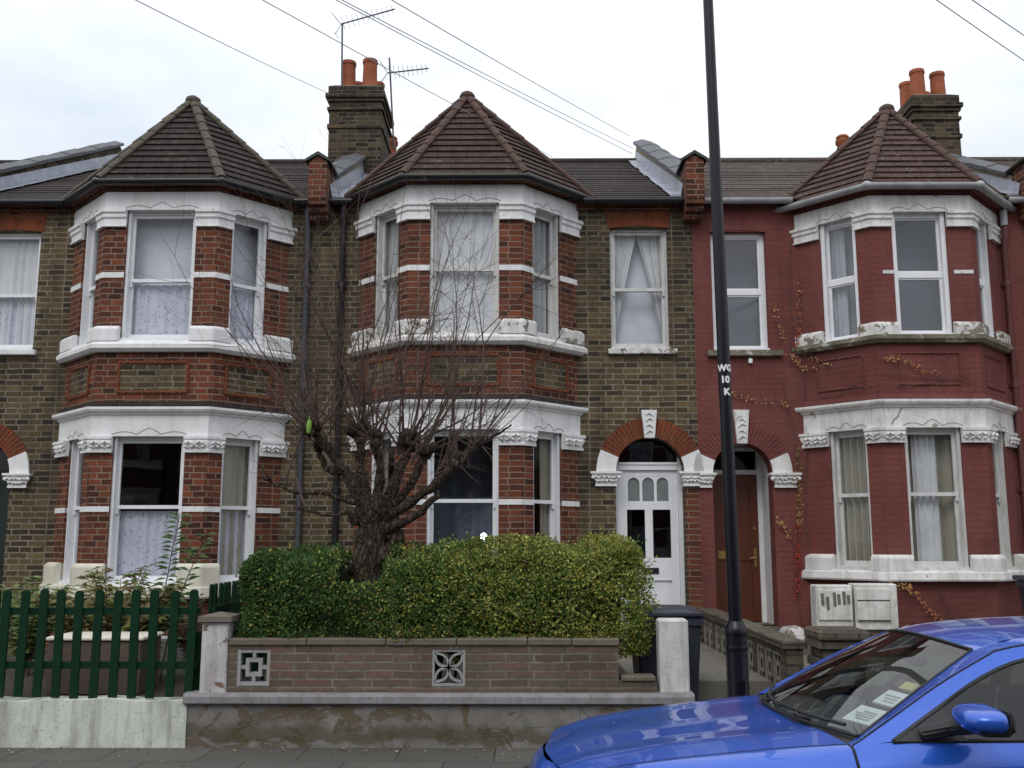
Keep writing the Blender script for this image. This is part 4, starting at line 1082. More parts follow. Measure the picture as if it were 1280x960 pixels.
def picket(x, y, z0, z1, w=.058, t=.022):
    p = MB(); k = 8
    out = [(x - w / 2, z0), (x + w / 2, z0)] + [(x + w / 2 * math.cos(PI * i / k), z1 - w * .4 + w * .4 * math.sin(PI * i / k)) for i in range(k + 1)]
    q = len(out)
    k_ = random.uniform(-.012, .012); p.add([(a + (b - z0) * k_, y, b) for a, b in out] + [(a + (b - z0) * k_, y + t, b) for a, b in out], [tuple(range(q)), tuple(range(2 * q - 1, q - 1, -1))] + [(i, (i + 1) % q, q + (i + 1) % q, q + i) for i in range(q)])
    return p
x = -2.715; i = 0
while x > -7.5:
    if not False:
        picket(x, 8.31 + random.uniform(-.003, .003), .375 + random.uniform(-.008, .008), 1.24 + random.uniform(-.008, .008), .068).build('picket', MT['fgreen'], pf)
    x -= .1565 + random.uniform(-.005, .005); i += 1
for z in (.63, 1.065):
    m = MB(); m.box(-7.6, -2.66, 8.334, 8.375, z - .028, z + .028); m.build('rail', MT['fgreen'], pf)
for x in (-4.43, -2.67, -7.4):
    m = MB(); m.cbox(x - .05, x + .05, 8.38, 8.46, .3, 1.23 if x < -3 else .9, .01); m.build('post', MT['fgreen'], pf)
m = MB(); m.cbox(-7.2, -4.40, 8.40, 8.44, .40, 1.22, .006)
side = thing('picket_fence', 'dark green picket fence running back between the two front gardens beside the hedge', 'fence', (-2.72, 10, 0))
y = 8.72
while y < 11.8:
    p = picket(0, 0, .34, 1.27, .06); p.v = [(-2.70 + b, y + a, c) for a, b, c in p.v]; p.f = [f[::-1] for f in p.f]
    p.build('picket', MT['fgreen'], side); y += .135
for z in (.62, 1.05):
    m = MB(); m.box(-2.676, -2.64, 8.7, 11.85, z - .03, z + .03); m.build('rail', MT['fgreen'], side)

# tall dark green gate panel at the left edge
g = thing('garden_gate', 'dark green boarded gate edge beside the left front door', 'gate', (-4.6, 8.5, 0))
for i in range(3):
    m = MB(); m.cbox(-4.66 - .16 * i, -4.515 - .16 * i, 8.50, 8.525, .33, 1.25, .004); m.build('board', MT['fgreen'], g)
m = MB(); m.box(-4.98, -4.50, 8.526, 8.56, .55, .63); m.box(-4.98, -4.50, 8.526, 8.56, 1.0, 1.08); m.build('brace', MT['fgreen'], g)

# storage chest behind the fence
MT['tan'] = plain('tan_board', (.125, .09, .07), .8, var=.2)
ch = thing('storage_chest', 'tan storage chest with pale lid standing behind the green pickets', 'chest', (-4.2, 9.3, .3))
m = MB(); m.cbox(-4.19, -3.36, 8.95, 9.45, .31, .77, .012); m.build('body', MT['tan'], ch)
m = MB(); m.cbox(-4.21, -3.34, 8.93, 9.47, .772, .80, .012); m.build('lid', MT['cream'], ch)
m = MB(); m.cbox(-3.85, -3.33, 10.3, 10.42, .3, .67, .02); o = m.build('garden_block', MT['plinthwhite']); tag(o, 'low white rendered block behind the green fence near the bay', 'block')

# wheelie bin
def wheelie_bin(x0, y0, z0, label, s=1.0):
    t = thing('wheelie_bin', label, 'bin', (x0 + .28, y0 + .33, z0))
    w, d, h = .56 * s, .66 * s, .88 * s
    m = MB(); i = .05
    m.hexa([(x0 + i, y0 + i * 1.2, z0 + .02), (x0 + w - i, y0 + i * 1.2, z0 + .02), (x0 + w - i, y0 + d - .14, z0 + .02), (x0 + i, y0 + d - .14, z0 + .02), (x0, y0, z0 + h), (x0 + w, y0, z0 + h), (x0 + w, y0 + d - .06, z0 + h), (x0, y0 + d - .06, z0 + h)])
    m.build('body', MT['bin'], t, bevel=.015)
    m = MB(); m.cbox(x0 - .018, x0 + w + .018, y0 - .018, y0 + d - .05, z0 + h - .07, z0 + h - .005, .012); m.build('rim', MT['bin'], t)
    m = MB(); e_ = .03
    m.hexa([(x0 - e_, y0 - e_ - .01, z0 + h), (x0 + w + e_, y0 - e_ - .01, z0 + h), (x0 + w + e_, y0 + d, z0 + h), (x0 - e_, y0 + d, z0 + h), (x0 - e_, y0 - e_ - .01, z0 + h + .03), (x0 + w + e_, y0 - e_ - .01, z0 + h + .03), (x0 + w + e_, y0 + d, z0 + h + .055), (x0 - e_, y0 + d, z0 + h + .055)])
    m.hexa([(x0 + .05, y0 + .03, z0 + h + .028), (x0 + w - .05, y0 + .03, z0 + h + .028), (x0 + w - .05, y0 + d - .08, z0 + h + .04), (x0 + .05, y0 + d - .08, z0 + h + .04), (x0 + .09, y0 + .08, z0 + h + .052), (x0 + w - .09, y0 + .08, z0 + h + .052), (x0 + w - .09, y0 + d - .11, z0 + h + .07), (x0 + .09, y0 + d - .11, z0 + h + .07)])
    m.build('lid', MT['bin'], t, bevel=.012)
    m = MB(); m.tube([(x0 + .04, y0 + d + .02, z0 + h - .03), (x0 + w - .04, y0 + d + .02, z0 + h - .03)], .016, 8); m.build('handle', MT['bin'], t, smooth=50)
    for xx in (x0 + .03, x0 + w - .08):
        m = MB(); m.tube([(xx, y0 + d - .1, z0 + .10), (xx + .05, y0 + d - .1, z0 + .10)], .10, 16); m.build('wheel', MT['blackp'], t, smooth=40)
    return t
MT['bin'] = plain('dark_grey_bin_plastic', (.028, .030, .046), .42, var=.25, scale=5, bump=.1)
wheelie_bin(.985, 8.60, .122, 'dark grey wheelie bin behind the plain white pier')
wheelie_bin(5.60, 10.75, .322, 'black wheelie bin edge showing beside the red bay above the car')

# gas and electric meter boxes
MT['meter'] = paint_mat('dirty_white_meter_box', (.72, .71, .68), .6, dirt=.45, dirtcol=(.2, .17, .11), dscale=5, moss=.25)
for (x0, x1, z0, z1, lab, var) in ((3.43, 3.85, .64, 1.13, 'white meter box with peeled label strips under the red bay sill', 0), (3.875, 4.37, .63, 1.145, 'white meter box with two lid seams beside the label stripped one', 1)):
    t = thing('meter_box', lab, 'meter box', ((x0 + x1) / 2, 11.7, z0))
    m = MB(); m.cbox(x0, x1, 11.68, 11.92, z0, z1, .012); m.build('case', MT['meter'], t)
    m = MB(); m.cbox(x0 + .015, x1 - (.015 if not var else .09), 11.655, 11.678, z0 + .10, z1 - .05, .006); d_ = m.build('door', MT['meter'], t)
    if var:
        for a_, b_ in ((.325, .335), (.10, .108)):
            m = MB(); m.box(x0 + .02, x1 - .10, 11.650, 11.6545, z0 + a_, z0 + b_); m.build('seam', MT['blackp'], d_)
    else:
        m = MB()
        for (u, a, b) in ((.05, .26, .40), (.11, .21, .36), (.19, .25, .41), (.24, .27, .39), (.30, .27, .42), (.35, .28, .38)):
            m.hexa([(x0 + u, 11.651, z0 + a), (x0 + u + .035, 11.651, z0 + a), (x0 + u + .035, 11.6545, z0 + a), (x0 + u, 11.6545, z0 + a), (x0 + u - .006, 11.651, z0 + b), (x0 + u + .03, 11.651, z0 + b), (x0 + u + .03, 11.6545, z0 + b), (x0 + u - .006, 11.6545, z0 + b)])
        m.build('label_strips', MT['mortar'], d_)
m = MB(); m.box(3.40, 4.45, 11.70, 11.94, .3, .625); o = m.build('stone_block', MT['oldwall']); tag(o, 'rough low stone block under the two meter boxes', 'stone block')
m = MB(); m.cbox(2.985, 3.035, YF - .05, YF - .002, 3.93, 3.99, .006); o = m.build('junction_box', MT['frame'], ); tag(o, 'tiny white box fixed under the red house window sill', 'junction box')
# ------------------------------------------------------------------ hedges, plants and the pollarded tree
def leaf_mat(name, rough=.5):
    s = NT(name)
    a = s.n('Attribute'); a.attribute_name = 'tint'
    m = s.done(a.outputs['Color'], rough, spec=.35)
    s.p.inputs['Subsurface Weight'].default_value = 0
    tr = s.n('BsdfTranslucent'); s.ln(a.outputs['Color'], tr.inputs[0])
    mx = s.n('MixShader'); mx.inputs[0].default_value = .25
    s.ln(s.p.outputs[0], mx.inputs[1]); s.ln(tr.outputs[0], mx.inputs[2]); s.ln(mx.outputs[0], s.out.inputs[0])
    return m
MT['leaf'] = leaf_mat('leaf_green')
MT['twig'] = plain('brown_twig', (.095, .060, .048), .9, var=.4)
def bark_mat():
    s = NT('ridged_dark_bark')
    v = s.n('TexVoronoi', feature='DISTANCE_TO_EDGE'); v.inputs['Scale'].default_value = 26
    wv = s.n('VectorMath', operation='ADD'); s.ln(s.coord('Object', (1, 1, .32)), wv.inputs[0])
    cb = s.n('CombineXYZ'); nn_ = s.noise(6, 4); s.ln(s.math('MULTIPLY', nn_, .12), cb.inputs[0]); s.ln(s.math('MULTIPLY', nn_, .2), cb.inputs[2]); s.ln(cb.outputs[0], wv.inputs[1])
    s.ln(wv.outputs[0], v.inputs['Vector'])
    f = s.ramp(v.outputs[0], [(0, 0), (.16, 1)])
    c = s.mix(f, (.036, .026, .020), (.078, .056, .044))
    c = s.mix(s.ramp(s.noise(5, 6, .7), [(.5, 0), (.7, .6)]), c, (.075, .075, .04))
    c = s.mix(s.ramp(s.noise(22, 5, .7), [(.5, 0), (.8, .7)]), c, (.13, .11, .09))
    return s.done(c, .95, s.bump(s.mix(.3, f, s.noise(50, 5)), 1.0, .03), spec=.15)
MT['bark'] = bark_mat()

class Leaves:
    def __init__(s): s.v = []; s.f = []; s.c = []
    def leaf(s, p, d, nrm, L, W, col):
        d = d.normalized(); sd = d.cross(nrm)
        if sd.length < 1e-4: sd = d.cross(Vector((1, 0, 0)))
        sd.normalize(); nn = sd.cross(d)
        o = len(s.v); fold = nn * (W * .22)
        s.v += [tuple(p), tuple(p + d * L * .45 + sd * W * .5 + fold), tuple(p + d * L - nn * L * .12), tuple(p + d * L * .45 - sd * W * .5 + fold)]
        s.f += [(o, o + 1, o + 2), (o, o + 2, o + 3)]
        s.c += [col] * 6
    def build(s, name, parent, kind=None):
        me = bpy.data.meshes.new(name); org = Vector(parent['org'])
        me.from_pydata([tuple(Vector(v) - org) for v in s.v], [], s.f)
        ca = me.color_attributes.new('tint', 'FLOAT_COLOR', 'CORNER')
        ca.data.foreach_set('color', [x for c in s.c for x in (*c, 1)])
        me.materials.append(MT['leaf'])
        o = bpy.data.objects.new(name, me); COL.objects.link(o); o.parent = parent
        return o

def rv(rng): 
    while True:
        v = Vector((rng.uniform(-1, 1), rng.uniform(-1, 1), rng.uniform(-1, 1)))
        if .05 < v.length < 1: return v.normalized()

def hedge(label, x0, x1, y0, y1, z0, z1, n, colf, seed, notch=None, rr=.28, ends=(1, 1)):
    rng = random.Random(seed)
    t = thing('hedge', label, 'hedge', ((x0 + x1) / 2, (y0 + y1) / 2, z0))
    cx, cy, cz = (x0 + x1) / 2, (y0 + y1) / 2, (z0 + z1) / 2
    def bulge(p): return .15 * mnoise.noise(Vector(p) * 2.1 + Vector((seed, 0, 0))) + .06 * mnoise.noise(Vector(p) * 6 + Vector((0, seed, 0)))
    lv = Leaves(); tw = MB(); made = 0
    while made < n:
        # sample the shell of a rounded box: pick a face by area
        a = rng.random(); depth = abs(rng.gauss(0, .05))
        if a < .50: p = Vector((rng.uniform(x0, x1), y0, rng.uniform(z0, z1))); nn = Vector((0, -1, 0))
        elif a < .80: p = Vector((rng.uniform(x0, x1), y0 + (y1 - y0) * rng.random() ** 1.3, z1)); nn = Vector((0, 0, 1))
        elif a < .94:
            sd = rng.choice([-1, 1]); p = Vector((x0 if sd < 0 else x1, rng.uniform(y0, y1), rng.uniform(z0, z1))); nn = Vector((sd, 0, 0))
        else: p = Vector((rng.uniform(x0, x1), y1, rng.uniform(z0, z1))); nn = Vector((0, 1, 0))
        # round the edges
        q = Vector(p); c = Vector((min(max(q.x, x0 + rr * ends[0]), x1 - rr * ends[1]), min(max(q.y, y0 + rr), y1 - rr), min(max(q.z, z0 + rr * .4), z1 - rr)))
        o = q - c; e_ = ends[1] if q.x > cx else ends[0]; o.x /= e_
        if (abs(o.x) + abs(o.y) + abs(o.z) > rr * 1.02): o.normalize(); nn = Vector((o.x / e_, o.y, o.z)).normalized(); q = c + Vector((o.x * e_, o.y, o.z)) * rr
        q = q + nn * (bulge(q) - depth)
        if notch and notch(q): continue
        d = (nn * rng.uniform(.0, .8) + rv(rng) * .9 + Vector((0, 0, .25))).normalized()
        L = rng.uniform(.019, .040)
        col = colf(q, depth, rng)
        lv.leaf(q, d, (nn + rv(rng) * .8 + Vector((0, 0, .4))).normalized(), L, L * rng.uniform(.45, .62), col)
        made += 1
        if rng.random() < .005:
            e = q + nn * rng.uniform(.02, .09) + Vector((0, 0, rng.uniform(.0, .08)))
            tw.tube([q - nn * .12, q, e], [.003, .0025, .001], 4)
            for i in range(5): lv.leaf(q.lerp(e, i / 4), (nn + rv(rng)).normalized(), rv(rng), .032, .017, col)
    # inner twig mass: a lumpy brown core well inside the leaf shell
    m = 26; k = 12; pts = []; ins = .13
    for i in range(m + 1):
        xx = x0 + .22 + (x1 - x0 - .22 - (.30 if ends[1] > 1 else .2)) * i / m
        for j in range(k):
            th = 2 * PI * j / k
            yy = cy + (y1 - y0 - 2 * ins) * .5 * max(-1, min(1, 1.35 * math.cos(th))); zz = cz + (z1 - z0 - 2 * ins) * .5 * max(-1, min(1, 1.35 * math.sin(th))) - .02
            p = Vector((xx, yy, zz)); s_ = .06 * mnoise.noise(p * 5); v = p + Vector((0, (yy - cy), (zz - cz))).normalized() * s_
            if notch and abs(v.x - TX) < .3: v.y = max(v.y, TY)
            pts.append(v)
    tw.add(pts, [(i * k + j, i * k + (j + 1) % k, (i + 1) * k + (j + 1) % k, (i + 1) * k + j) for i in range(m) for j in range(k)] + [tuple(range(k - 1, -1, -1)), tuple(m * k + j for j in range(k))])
    for i in range(int((x1 - x0) * 7)):
        xx = rng.uniform(x0 + .15, x1 - .15); tw.tube([(xx, cy + rng.uniform(-.2, .2), .3), (xx + rng.uniform(-.1, .1), cy, z0 + .2)], .014, 5)
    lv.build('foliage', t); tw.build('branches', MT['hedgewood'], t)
    return t
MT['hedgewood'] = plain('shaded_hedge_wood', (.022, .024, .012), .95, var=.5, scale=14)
TX, TY = -1.36, 9.0
def green(q, depth, rng):
    b = rng.random(); y = max(0, min(1, .5 + .9 * mnoise.noise(q * 1.6)))
    c = Vector((.058, .120, .026)) * (.65 + .8 * b)
    if rng.random() < .05 + .45 * y * max(0, (q.x + 2.2) / 2.0) ** 1.6: c = Vector((.22, .23, .035)) * rng.uniform(.5, 1)
    return tuple(c)
def gold(q, depth, rng):
    b = rng.random(); y = .5 + .8 * mnoise.noise(q * 1.9) + .3 * mnoise.noise(q * 7)
    t = max(0, min(1, (q.x + 2.3) / 3.3)); t = t * t * (3 - 2 * t)
    w = .025 + .06 * y + t * (.34 + .30 * y) + t * max(0, q.z - 1.35) * .5
    if rng.random() < w: c = Vector((.36, .37, .055)).lerp(Vector((.54, .52, .15)), rng.random()) * rng.uniform(.55, 1.0)
    else: c = Vector((.056, .125, .027)).lerp(Vector((.105, .185, .032)), t) * (.55 + .85 * b)
    if rng.random() < .025: c = Vector((.12, .07, .035))
    return tuple(c)
def trunk_gap(q): return abs(q.x - (TX + .02)) < .16 + .35 * (q.z - 1.25) * .3 and q.z > 1.30 and q.y < TY + .1
hedge('dark green privet hedge growing around the bare tree trunk', -2.46, -.30, 8.32, 9.35, .80, 1.59, 36000, gold, 5, trunk_gap, ends=(1, .2), rr=.36)
hedge('rounded golden green privet hedge next to the wheelie bin', -.62, 1.15, 8.36, 9.30, .66, 1.63, 36000, gold, 9, ends=(.2, 1.05), rr=.40)

# ---- pollarded tree
rng = random.Random(21)
tree = thing('pollarded_tree', 'bare pollarded street tree with knobbly trunk and upright twigs rising out of the hedge', 'tree', (TX, TY, .34))
tr = MB()
def limb(pts, rads, seg=12, sub=5, wob=.012, knob=.16):
    P = [Vector(p) for p in pts]; path = []; rr = []
    for i in range(len(P) - 1):
        p0 = P[max(i - 1, 0)]; p1 = P[i]; p2 = P[i + 1]; p3 = P[min(i + 2, len(P) - 1)]
        for k in range(sub):
            t = k / sub
            q = .5 * ((2 * p1) + (p2 - p0) * t + (2 * p0 - 5 * p1 + 4 * p2 - p3) * t * t + (3 * p1 - p0 - 3 * p2 + p3) * t ** 3)
            path.append(q + rv(rng) * wob); rr.append((rads[i] + (rads[i + 1] - rads[i]) * t) * (.86 if seg > 20 else .54) * rng.uniform(1 - knob * .5, 1 + knob))
    path.append(P[-1]); rr.append(rads[-1])
    o = len(tr.v); tr.tube(path, rr, seg)
    for i in range(o, len(tr.v)):      # gnarled bark: push the surface about with noise
        v = Vector(tr.v[i]); k = (i - o) // seg; k = min(k, len(path) - 1); d = v - path[k]
        if d.length > 1e-4: tr.v[i] = tuple(path[k] + d * (1 + .30 * mnoise.noise(v * 9) + .14 * mnoise.noise(v * 24)))
limb([(TX + .0, TY, .3), (TX + .01, TY, .9), (TX + .0, TY, 1.35), (TX + .02, TY, 1.68), (TX + .06, TY, 1.95)], [.22, .19, .17, .17, .165], 26, 8, wob=.006, knob=.06)
for (z, x, r) in ((1.50, .16, .075), (1.58, .22, .085), (1.66, .25, .075), (1.72, .18, .08), (1.86, -.11, .075), (1.80, .22, .07), (1.93, .07, .11), (1.40, -.12, .06)):
    o = len(tr.v); c_ = Vector((TX + x, TY - rng.uniform(.02, .10), z)); tr.ball(c_, r, 1, .9, 1.1, 12, 9, 0, rng)
    for i in range(o, len(tr.v)):
        v = Vector(tr.v[i]); tr.v[i] = tuple(c_ + (v - c_) * (1 + .45 * mnoise.noise(v * 12)))
K = []
limbs = [
 ([(TX - .03, TY, 1.85), (TX - .14, TY, 2.10), (TX - .30, TY - .05, 2.36), (-1.86, 8.88, 2.62)], [.11, .088, .075, .06], (-1.87, 8.87, 2.66, .075, 20, 1.75, -.34)),
 ([(TX - .22, TY - .03, 2.25), (TX - .42, TY + .05, 2.30), (TX - .50, TY + .08, 2.48)], [.06, .05, .04], (TX - .50, TY + .08, 2.52, .055, 11, 1.4, -.45)),
 ([(TX, TY, 1.9), (TX - .10, TY + .1, 2.22), (TX - .14, TY + .15, 2.62)], [.11, .085, .07], (TX - .15, TY + .16, 2.66, .085, 19, 2.15, -.10)),
 ([(TX + .05, TY, 1.9), (TX + .09, TY - .1, 2.25), (TX + .05, TY - .15, 2.52)], [.10, .08, .065], (TX + .05, TY - .15, 2.56, .075, 15, 1.95, .0)),
 ([(TX + .08, TY, 1.92), (TX + .22, TY + .05, 2.18), (TX + .33, TY + .1, 2.52)], [.11, .085, .068], (TX + .34, TY + .1, 2.56, .085, 19, 1.95, .10)),
 ([(TX + .1, TY, 1.9), (TX + .33, TY - .05, 2.08), (TX + .50, TY - .1, 2.44)], [.09, .072, .06], (TX + .51, TY - .1, 2.48, .075, 15, 1.7, .28)),
 ([(TX + .12, TY - .05, 1.83), (TX + .38, TY - .12, 1.98), (TX + .68, TY - .2, 2.20), (TX + .95, TY - .25, 2.46)], [.10, .078, .062, .042], (TX + .80, TY - .22, 2.33, .06, 13, 1.4, .40)),
 ([(TX + .95, TY - .25, 2.46), (TX + 1.10, TY - .28, 2.55), (TX + 1.28, TY - .3, 2.66)], [.042, .030, .010], (TX + 1.0, TY - .26, 2.50, .04, 7, 1.25, .45)),
 ([(TX + .16, TY - .08, 1.74), (TX + .42, TY - .18, 1.86), (TX + .66, TY - .24, 2.06)], [.085, .068, .045], None),
 ([(TX - .08, TY, 1.95), (TX - .38, TY - .05, 2.06), (TX - .72, TY - .1, 2.09), (TX - .98, TY - .1, 2.22)], [.045, .034, .026, .010], (TX - .9, TY - .1, 2.19, .02, 4, .75, -.5)),
 ([(TX - .08, TY - .05, 1.92), (TX - .33, TY - .15, 1.87), (TX - .62, TY - .2, 1.93)], [.035, .028, .016], (TX - .6, TY - .2, 1.92, .02, 3, .6, -.6)),
]
for pts, rads, hd in limbs:
    limb(pts, rads, 14)
    if hd: K.append(hd)
for (x, y, z, r, n, L, lean) in K:
    for i in range(6 if r > .05 else 2):
        o_ = rv(rng) * r * .8; c_ = Vector((x + o_.x, y + o_.y, z + o_.z * .9)); o = len(tr.v); tr.ball(c_, r * rng.uniform(.45, .8), 1, 1, 1.1, 10, 7, 0, rng)
        for j in range(o, len(tr.v)):
            v = Vector(tr.v[j]); tr.v[j] = tuple(c_ + (v - c_) * (1 + .6 * mnoise.noise(v * 16)))
trunk = tr.build('trunk', MT['bark'], tree, smooth=70)
tw = MB()
def shoot(p, d, L, r, lvl):
    n = 9 if lvl == 0 else 5; P = [p]; q = p.copy(); dd = d.normalized(); st = L / n
    for i in range(n):
        dd = (dd + Vector((0, 0, .10 if lvl == 0 else .03)) + rv(rng) * (.17 if lvl == 0 else .22)).normalized(); q = q + dd * st; P.append(q.copy())
    tw.tube(P, [r * (1 - .84 * i / n) for i in range(n + 1)], 5 if lvl == 0 else 3, cap=False)
    if lvl < 3:
        cnt = rng.randint(3, 7) if lvl == 0 else rng.randint(0, 3) if lvl == 1 else rng.randint(0, 1)
        for _ in range(cnt):
            k = rng.randint(2 if lvl == 0 else 1, n - 1); base = P[k]; ax = (P[k] - P[k - 1]).normalized()
            sd = (ax + rv(rng) * 1.15).normalized(); shoot(base, sd, L * rng.uniform(.2, .5), max(.0016, r * .5 * (1 - .5 * k / n)), lvl + 1)
for (x, y, z, r, n, L, lean) in K:
    for i in range(int(n * .95)):
        a = rng.uniform(0, 2 * PI); sp = rng.uniform(.1, 1.1)
        d = Vector((lean + sp * math.cos(a), sp * math.sin(a) * .8, rng.uniform(.7, 1.2)))
        if rng.random() < .25: d.z *= .3
        LL = L * rng.uniform(.4, 1.45) * (1.0 if d.z > .6 else .6)
        bx_ = Vector((x, y, z)).lerp(Vector((TX + .03, TY, 1.95)), rng.random() ** 2 * .35)
        shoot(bx_ + d.normalized() * r * .6, d, LL, rng.uniform(.005, .0125), 0)
    for i in range(n):     # short dead stubs and tangled sprigs round the head
        d = rv(rng); d.z = d.z * .6 + .1; p = Vector((x, y, z)) + d * r * .7
        shoot(p, d, rng.uniform(.08, .34), .005, 2)
for i in range(90):        # sprigs on the trunk and the limbs
    z = rng.uniform(1.75, 2.5); d = Vector((rng.uniform(-1, 1), -.6, rng.uniform(-.2, .8))).normalized()
    shoot(Vector((TX + rng.uniform(-.15, .3) * (1 + (z - 1.75)), TY - .10, z)), d, rng.uniform(.12, .6), .0035, 1)
tw.build('twigs', MT['twig'], tree)
fl = thing('floor_lamp', 'lit lamp glowing inside the dark window behind the bare tree', 'lamp', (-.46, 12.55, .55))
m = MB(); m.lathe([(.12, 0), (.12, .02), (.02, .04)], -.46, 12.55, 16, .55); m.build('base', MT['black'], fl)
m = MB(); m.tube([(-.46, 12.55, .58), (-.46, 12.55, 1.66)], .012, 8); m.build('pole', MT['black'], fl)
sb = NT('lit_bulb_glass'); MT['bulb'] = sb.done((.9, .9, .9), .5, Emission_Color=(.85, .93, 1.0), Emission_Strength=7.0)
m = MB(); m.ball((-.46, 12.55, 1.68), .045, 1, 1, 1.25, 16, 10); m.build('globe', MT['bulb'], fl, smooth=60)
MT['lime'] = plain('bright_green_plastic', (.17, .36, .04), .6, var=.15)
m = MB(); m.tube([(-1.86, 8.62, 2.69), (-1.86, 8.61, 2.64), (-1.865, 8.615, 2.58)], [.018, .025, .015], 8); m.tube([(-1.86, 8.62, 2.68), (-1.87, 8.66, 2.74)], .003, 4)
tag(m.build('plastic_scrap', MT['lime'], smooth=50), 'small bright green scrap caught in the bare tree twigs', 'scrap')

# ---- shrubs in the left garden
def shrub(label, x, y, z, stems, seed, cols, L, lw=.4, leafL=(.05, .09), straight=False):
    rng = random.Random(seed)
    t = thing('shrub', label, 'shrub', (x, y, z)); lv = Leaves(); st = MB()
    for (dx, dy, H_, n) in stems:
        p = Vector((x + rng.uniform(-.04, .04), y, z)); P = [p.copy()]; d = Vector((dx * .35, dy * .35, 1)).normalized()
        k = 9
        for i in range(k):
            d = (d + Vector((dx * .09, dy * .09, .0)) + rv(rng) * .05).normalized(); p = p + d * H_ / k; P.append(p.copy())
        st.tube(P, [.009 * (1 - .75 * i / k) + .001 for i in range(k + 1)], 5, cap=False)
        for i in range(n):
            f = .25 + .75 * (i + rng.random()) / n; j = min(k - 1, int(f * k)); q = P[j].lerp(P[j + 1], f * k - j)
            s_ = 1 if i % 2 else -1; ax = (P[j + 1] - P[j]).normalized()
            dd = (ax * .45 + Vector((s_, rng.uniform(-.7, .3), 0)) * .8 + Vector((0, 0, -.25)) + rv(rng) * .3).normalized()
            c = Vector(cols[rng.randrange(len(cols))]) * rng.uniform(.7, 1.25); ll = rng.uniform(*leafL)
            lv.leaf(q, dd, (Vector((0, -.5, 1)) + rv(rng) * .4).normalized(), ll, ll * lw, tuple(c))
    lv.build('foliage', t); st.build('stems', MT['twig'], t); return t
rs = random.Random(4)
shrub('leafy evergreen shrub with yellowish sprays leaning over the chest behind the pickets', -3.95, 9.75, .3, [(rs.uniform(-1.1, 1.0), rs.uniform(-.6, .4), rs.uniform(.75, 1.16), 44) for _ in range(60)], 3, [(.19, .21, .06), (.14, .18, .05), (.28, .24, .10), (.20, .15, .08)], 1, .4, (.07, .13))
shrub('tall arching fern like spray in front of the lace bay window', -3.48, 9.7, .3, [(.20, -.1, 1.62, 64), (.30, -.1, 1.50, 36), (-.25, -.1, 1.1, 24)], 8, [(.075, .15, .035), (.10, .17, .05)], 1, .34, (.10, .16))
shrub('pale green bushy plant near the dark green front door', -5.0, 10.2, .3, [(rs.uniform(-.8, .8), rs.uniform(-.5, .5), rs.uniform(.6, 1.05), 34) for _ in range(34)], 6, [(.19, .25, .07), (.14, .20, .06)], 1, .4, (.07, .12))
shrub('reddish leaved low shrub beside the white garden block', -3.1, 9.9, .3, [(rs.uniform(-.8, .8), rs.uniform(-.5, .5), rs.uniform(.5, .85), 30) for _ in range(26)], 9, [(.10, .05, .035), (.09, .09, .03), (.13, .09, .04)], 1)

# ---- fallen leaves blown against the wall foot
lv = Leaves(); rs = random.Random(31); root_ = {'org': (0, 8, 0)}
for i in range(260):
    xx = rs.uniform(-6, 2.2); yy = 8.22 - abs(rs.gauss(0, .10)) if rs.random() < .75 else rs.uniform(7.3, 8.2)
    L_ = rs.uniform(.014, .034); c = Vector(rs.choice([(.42, .36, .16), (.30, .22, .10), (.50, .47, .34), (.16, .11, .06)]))
    lv.leaf(Vector((xx, yy, .004 + rs.random() * .006)), Vector((rs.uniform(-1, 1), rs.uniform(-1, 1), .1)), Vector((rs.uniform(-.3, .3), rs.uniform(-.3, .3), 1)), L_, L_ * .6, tuple(c * rs.uniform(.7, 1.1)))
fo = thing('fallen_leaves_root', '', '', (0, 8, 0)); o = lv.build('fallen_leaves', fo); o.parent = None; o.location = (0, 8, 0); bpy.data.objects.remove(fo); struct(o, 'stuff')

# ---- Virginia creeper on the red house
def creeper(label, strands, seed):
    rng = random.Random(seed); t = thing('creeper', label, 'creeper', (strands[0][0][0][0], YF - .05, strands[0][0][0][1])); st = MB(); lv = Leaves()
    for pts, cols, dens, off in strands:
        P = [Vector((x, (off if isinstance(off, float) else off(x)), z)) for x, z in pts]; path = []
        for i in range(len(P) - 1):
            for k in range(5): path.append(P[i].lerp(P[i + 1], k / 5) + Vector((rng.uniform(-.012, .012), -.008, rng.uniform(-.012, .012))))
        path.append(P[-1]); st.tube(path, .0045, 5, cap=False)
        if not cols: continue
        ln_ = sum((path[i + 1] - path[i]).length for i in range(len(path) - 1))
        for i in range(int(ln_ * dens * .75)):
            j = rng.randrange(len(path) - 1); q = path[j].lerp(path[j + 1], rng.random()) + Vector((rng.gauss(0, .02), -.01 - rng.random() * .02, rng.gauss(0, .02)))
            f = j / len(path); c = Vector(cols[0]).lerp(Vector(cols[1]), min(1, max(0, f + rng.gauss(0, .15)))) * rng.uniform(.6, 1.15)
            ll = rng.uniform(.016, .034); lv.leaf(q, Vector((rng.uniform(-1, 1), -.3, rng.uniform(-1, .4))), Vector((rng.uniform(-.4, .4), -1, .3)).normalized(), ll, ll * .8, tuple(c))
    st.build('stem', MT['twig'], t); lv.build('foliage', t); return t
YE, OR, RD, GR = (.60, .40, .15), (.56, .28, .11), (.42, .05, .03), (.20, .18, .03)
B3 = YB - .02
def bayoff(x): return YF - .025 if x < 3.70 else max(YB - .025, YF - .03 - (x - 3.705) * .75 / .70)
